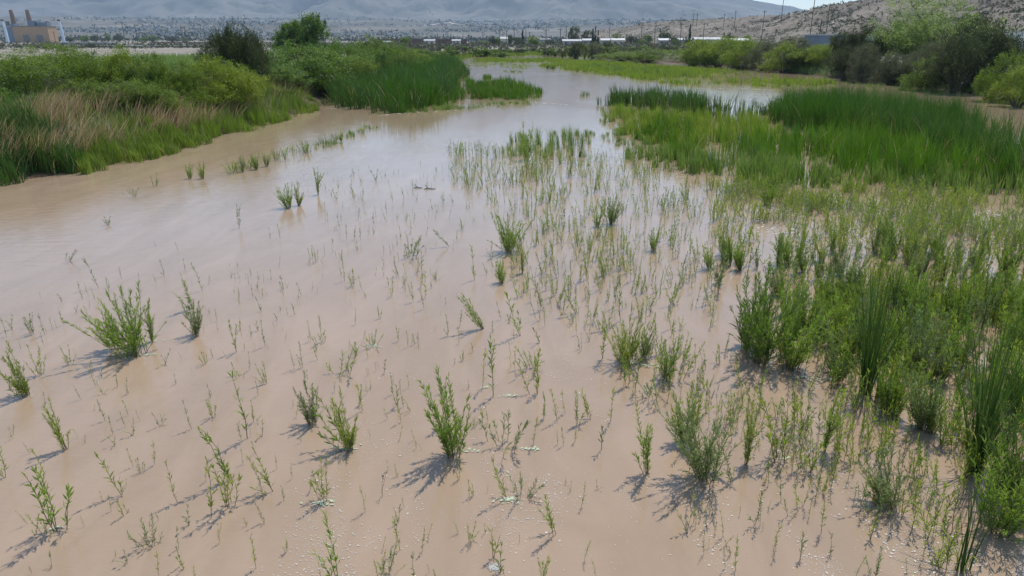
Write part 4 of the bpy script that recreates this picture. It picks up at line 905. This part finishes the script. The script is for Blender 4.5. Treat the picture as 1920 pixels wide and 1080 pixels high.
# power station
Yp = 820; p = at(62, 80, Yp); z0 = z_at(p[0], Yp); s1 = Yp/FPX*1.06
root = link('power_station', None, None, (p[0], Yp, z0), 'tan brick power station with two brown chimneys at the far left', 'power station')
hh = at(62, 50, Yp)[2]-z0; W2 = 58*s1
g = G(); g.box((0, 8, hh/2), (W2, 16, hh)); link('wall', g.mesh('wall', M['tan']), root)
g = G(); g.box((0, 8, hh+.5), (W2+1, 17, 1.0)); link('roof', g.mesh('roof', M['roofgrey']), root)
for x in (-9*s1+0, 13*s1):
    g = G(); g.box((x, -.1, hh*.28), (10*s1, .6, hh*.40)); link('window', g.mesh('window', M['roofgrey']), root)
g = G(); g.box((-W2/2-9*s1, 9, hh*.5), (18*s1, 14, hh*1.04)); g.box((-W2/2-4*s1, 9, hh*1.1), (6*s1, 8, hh*.2)); link('annex', g.mesh('annex', M['plantblue']), root)
g = G(); g.box((0, 10, hh+1+4*s1), (14*s1, 8, 8*s1)); g.box((14*s1, 10, hh+1+3*s1), (20*s1, 8, 5*s1)); link('roof_plant_room', g.mesh('roof_plant_room', M['plantblue']), root)
for x in (-34*s1, -7*s1):
    zt_ = at(62, 18, Yp)[2]-z0; g = G(); g.tube([(x, 10, hh*.9), (x-.4*s1, 10, zt_*.6+hh*.4), (x-1.0*s1, 10, zt_)], [4.3*s1, 3.4*s1, 2.6*s1], 20); ch = link('chimney', g.mesh('chimney', M['brownstack'], True), root)
for x in (-44*s1, 3*s1, 22*s1):
    g = G(); g.box((x, 9, hh+5*s1), (3.5*s1, 3, 7*s1)); link('roof_duct', g.mesh('roof_duct', M['dark']), root)
for px, r_, lab in [(12.5, 1, 'pale blue white stack with a dark rim at the left edge'), (117.5, 1, 'pale blue white stack with a dark rim right of the power station')]:
    Ys = 700; b = at(px+3, 80, Ys); t_ = at(px-1, 39, Ys); zz = z_at(b[0], Ys); q = Ys/FPX
    root = link('stack', None, None, (b[0], Ys, zz), lab, 'chimney', 'pale free standing stacks')
    g = G(); g.tube([(0, 0, -1), (0, 0, (t_[2]-zz)*.6), (-1, 0, t_[2]-zz)], [2.6*q, 2.1*q, 1.8*q], 20); link('shaft', g.mesh('shaft', M['palestack'], True), root)
    g = G(); g.tube([(-1, 0, t_[2]-zz-.3), (-1.05, 0, t_[2]-zz+1.2)], [2.3*q, 2.3*q], 20); link('rim', g.mesh('rim', M['dark'], True), root)
# rust coloured fence beyond the mound
a = at(700, 76, 620); b = at(875, 78, 560); root = link('border_fence', None, None, (a[0], a[1], z_at(a[0], a[1])), 'long rust red fence crossing the flats right of the green mound', 'fence')
dv = np.array([b[0]-a[0], b[1]-a[1]]); Lf_ = np.hypot(*dv); ang = math.atan2(dv[1], dv[0])
gm = G(); gm.box((0, 0, 0), (Lf_/44*.97, .15, 3.4)); pm = gm.mesh('panel', M['rust']); gm = G(); gm.box((0, 0, 0), (.3, .3, 4.0)); qm = gm.mesh('post', M['rust'])
for i in range(44):
    o = link('panel', pm, root, (dv[0]*(i+.5)/44, dv[1]*(i+.5)/44, 1.9)); o.rotation_euler = (0, 0, ang)
    o = link('post', qm, root, (dv[0]*i/44, dv[1]*i/44, 2.0)); o.rotation_euler = (0, 0, ang)
# utility poles
PM = {}
def pole(px, ytop, ybase, Y, label, arm=1):
    t_ = at(px, ytop, Y); zb_ = z_at(t_[0], Y); i = np.argmin((HX-t_[0])**2+(HY-Y)**2); hz_ = HZ.ravel()[i]
    if abs(HX.ravel()[i]-t_[0]) < 15 and abs(HY.ravel()[i]-Y) < 15: zb_ = max(zb_, hz_-.5)
    H = max(t_[2]-zb_, 4)
    root = link('utility_pole', None, None, (t_[0], Y, zb_), label, 'utility pole', 'wooden utility poles')
    g = G(); g.tube([(0, 0, -.5), (0, 0, H)], [.17+Y*.00011, .12+Y*.00011], 7); link('post', g.mesh('post', M['pole']), root)
    for a in range(arm):
        g = G(); g.box((0, -.2, H-.6-a*1.2), (2.4, .14, .16)); link('crossarm', g.mesh('crossarm', M['pole']), root)
        for x in (-1.05, -.4, .4, 1.05):
            g = G(); g.tube([(x, -.2, H-.52-a*1.2), (x, -.2, H-.2-a*1.2)], [.07, .05], 6); link('insulator', g.mesh('insulator', M['greywall']), root)
cen = 'utility pole among the trees left of the cypresses'; 
for px, yt, Y, lab, arm in [
 (937, 55, 480, 'short pole leftmost of the central row', 1), (950, 58, 520, 'thin short pole second in the central row', 1), (964, 53, 470, 'pole right of the small dark tree in the central row', 1), (986, 57, 470, 'thin pole right of the lone small cypress', 0),
 (993, 60, 560, 'faint pole behind the lone small cypress', 1), (1024, 55, 350, 'tall pole with crossarm above the centre marsh', 1), (1051, 53, 350, 'tall pole second of the pair above the centre marsh', 1), (1062, 48, 480, 'thin pole against the mountain left of the big dark tree', 1),
 (1144, 42, 560, 'pole against the mountain right of the cypresses', 1), (1204, 46, 500, 'pole at the left foot of the hill', 2), (1229, 53, 480, 'shorter pole at the left foot of the hill', 1), (1277, 32, 640, 'pole on the left crest of the hill', 1),
 (1301, 25, 660, 'left one of the twin poles on the hill crest', 1), (1308, 25, 650, 'right one of the twin poles on the hill crest', 2), (1278, 44, 400, 'tall pole standing beside the lone dark cypress', 1), (1321, 43, 440, 'pole right of the lone dark cypress', 1),
 (1359, 26, 600, 'crest pole near the middle of the hill', 1), (1380, 20, 600, 'taller crest pole right of the middle of the hill', 1), (1434, 20, 380, 'tall pole crossing the hill face, left one', 1), (1471, -14, 520, 'faint tall pole against the sky', 0),
 (1529, -8, 360, 'tallest dark pole rising past the sky on the right', 0), (1557, 6, 350, 'dark pole on the hill shoulder right of the tallest', 1), (1541, 37, 240, 'short slanting pole above the pale blue shed', 0),
 (228, 41, 560, 'tall pole left of the pair above the flats', 1), (252, 44, 560, 'tall pole right of the pair above the flats', 1), (100, 59, 600, 'small pole right of the power station', 1), (345, 50, 480, 'pole at the right end of the white roof', 1),
 (310, 60, 600, 'faint pole on the flats', 1), (382, 53, 650, 'faint pole just left of the tamarisk', 1), (338, 47, 700, 'thin far pole above the flats', 1), (353, 60, 700, 'short pole beside the one at the right end of the roof', 1),
 (820, 62, 520, 'thin pole right of the fence', 0), (868, 64, 560, 'thin pole at the right end of the fence', 0), (850, 66, 540, 'short pole near the end of the fence', 0), (723, 58, 800, 'faint pole above the mound', 1), (905, 60, 560, 'pole left of the central row', 1)]:
    pole(px, yt, 0, Y, lab, arm)
# light dirt tracks on the hill, desert scrub on hill and flats
def on_hill(u, v):
    i = int(v*(89)); j = int(u*(HX.shape[1]-1)); return HX[i, j], HY[i, j], HZ[i, j]
def blobs(name, pts, size, mat, label, n=7):
    m = len(pts); nf = n; P0 = np.repeat(pts, nf, 0); sz = np.repeat(size, nf)
    o = rng.normal(0, .45, (m*nf, 3))*sz[:, None]; o[:, 2] = np.abs(o[:, 2])*.8+.1*sz
    a = P0+o; d1 = unit(rng.normal(0, 1, (m*nf, 3)))*sz[:, None]*.55; d2 = unit(rng.normal(0, 1, (m*nf, 3)))*sz[:, None]*.55
    V = np.stack([a-d1*.6, a+d1*.6, a+d2], 1).reshape(-1, 3); T = np.arange(m*nf*3).reshape(-1, 3)
    link(name, mesh(name, V, T, np.repeat(np.repeat(rng.random(m), nf), 3), [mat]), kind='stuff', label=label)
pts = np.array([on_hill(rng.random(), rng.uniform(0, .999)) for i in range(12000)])
kp = rng.random(len(pts)) < np.clip((fbm(pts[:, 0]/28, pts[:, 1]/28, 4, 91)-.33)*3.5, .18, 1); pts = pts[kp]
pts = pts+rng.normal(0, 1.2, pts.shape)*[1, 1, 0]
blobs('hill_scrub', pts, rng.uniform(.3, 1.5, len(pts))**1.2, M['scrub'], 'dark desert scrub dotted over the stony hill', 10)
th_ = rng.uniform(R(-44), R(40), 9000); r_ = 1/rng.uniform(1/1100, 1/190, 9000)
fx, fy = r_*np.sin(th_), r_*np.cos(th_); q = np.c_[fx, fy]; ok = ~inside(q, RIVER) & ~((th_ < R(-16)) & (r_ < 330)); q = q[ok]
blobs('flats_scrub', np.c_[q, gz(q[:, 0], q[:, 1])], rng.uniform(.6, 2.2, len(q)), M['scrub'], 'low desert scrub on the flats beyond the river', 8)
# far town on the foothills: more houses than anyone could count
g1 = G(); n = 1500; th_ = rng.uniform(R(-40), R(30), n*4); r_ = rng.uniform(1500, 4300, n*4)
fx, fy = r_*np.sin(th_), r_*np.cos(th_)
dn = fbm(fx/420, fy/420, 3, 80)*1.0; ok = rng.random(n*4) < np.clip((dn-.47)*7, 0, 1); fx, fy = fx[ok][:n], fy[ok][:n]; fz = gz(fx, fy)
def far_z(fx, fy, fz):
    # on the mountain's lower face where that stands above the foothills
    out = fz.copy(); st = MX[:, ::3]; 
    for i, (a, b) in enumerate(zip(fx, fy)):
        if b > 3700:
            j = np.argmin((MX-a)**2+(MY-b)**2); out[i] = max(out[i], MZ.ravel()[j])
    return out
fz = far_z(fx, fy, fz)
for a, b, c in zip(fx, fy, fz):
    s = random.uniform(5, 11)*(.7+b/4000*.5); g1.box((a, b, c+1.5), (s, s*.7, random.uniform(4, 7)), rz=random.uniform(-.6, .6))
link('distant_town', g1.mesh('distant_town', M['town']), kind='stuff', label='pale houses of the distant town on the foothills')
n = 3800; th_ = rng.uniform(R(-42), R(34), n*3); r_ = 1/rng.uniform(1/4200, 1/1050, n*3); fx, fy = r_*np.sin(th_), r_*np.cos(th_)
dn = fbm(fx/420, fy/420, 3, 80); ok = rng.random(n*3) < np.clip((dn-.42)*5, .04, 1); fx, fy = fx[ok][:n], fy[ok][:n]
fz = far_z(fx, fy, gz(fx, fy)); blobs('distant_trees', np.c_[fx, fy, fz+1], rng.uniform(3.5, 9, len(fx))*(.6+fy/5000), M['towntree'], 'dark trees scattered through the distant town', 6)
# pale sloping slab and tracks on the far flats
Yd = 2600
V = [at(668, 46, 2750), at(706, 48, 2750), at(722, 53, Yd), at(680, 54, Yd)]; V = V+[v-np.array([0, 0, 14]) for v in V]
link('concrete_slope', mesh('concrete_slope', V, [[3, 2, 1, 0], [0, 1, 5, 4], [1, 2, 6, 5], [2, 3, 7, 6], [3, 0, 4, 7], [4, 5, 6, 7]], None, [M['paleslab']]), label='pale concrete slope catching the light on the far flats', cat='embankment')
def track(pts, w_, nm='dirt_road'):
    c = []
    for k in range(len(pts)-1):
        for t in np.linspace(0, 1, 14)[:-1]: c.append(np.array(pts[k])*(1-t)+np.array(pts[k+1])*t)
    c = np.array(c+[pts[-1]]); d = unit(np.gradient(c, axis=0)); nn = np.c_[-d[:, 1], d[:, 0]]
    l, r = c+nn*w_/2, c-nn*w_/2; zz = np.maximum(far_z(c[:, 0], c[:, 1], gz(c[:, 0], c[:, 1])), -50)+1.2
    V = np.vstack([np.c_[l, zz], np.c_[r, zz]]); m = len(c)
    link(nm, mesh(nm, V, [[i, i+1, m+i+1, m+i] for i in range(m-1)], None, [M['road']]), kind='structure')
track([(-1150, 3300), (-1000, 3500), (-900, 3450), (-780, 3650)], 16); track([(-350, 2500), (-250, 2900), (-200, 2700), (-100, 3000)], 14); track([(-1900, 2500), (-1200, 2300), (-500, 2100)], 12)
by = {}
for o in list(COL.objects):
    if o.get('label') and o.get('group') and not o.parent: by.setdefault(o['label'], []).append(o)
ORD = ['leftmost', 'second', 'third', 'fourth', 'fifth', 'sixth', 'seventh', 'eighth', 'ninth', 'tenth']+['%dth' % q for q in range(11, 60)]
for lab, os_ in by.items():
    if len(os_) > 1:
        os_.sort(key=lambda o: topx(o.location[0], o.location[1], o.location[2])[0])
        for q, o in enumerate(os_): o['label'] = lab+(', leftmost such' if q == 0 else ', %s from left' % ORD[q])
import sys
print('TRIS', sum(len(m.loops)//3 if m.polygons and m.polygons[0].loop_total == 3 else len(m.loops)//2 for m in bpy.data.meshes), 'plants', len(PL), 'objs', len(bpy.data.objects))
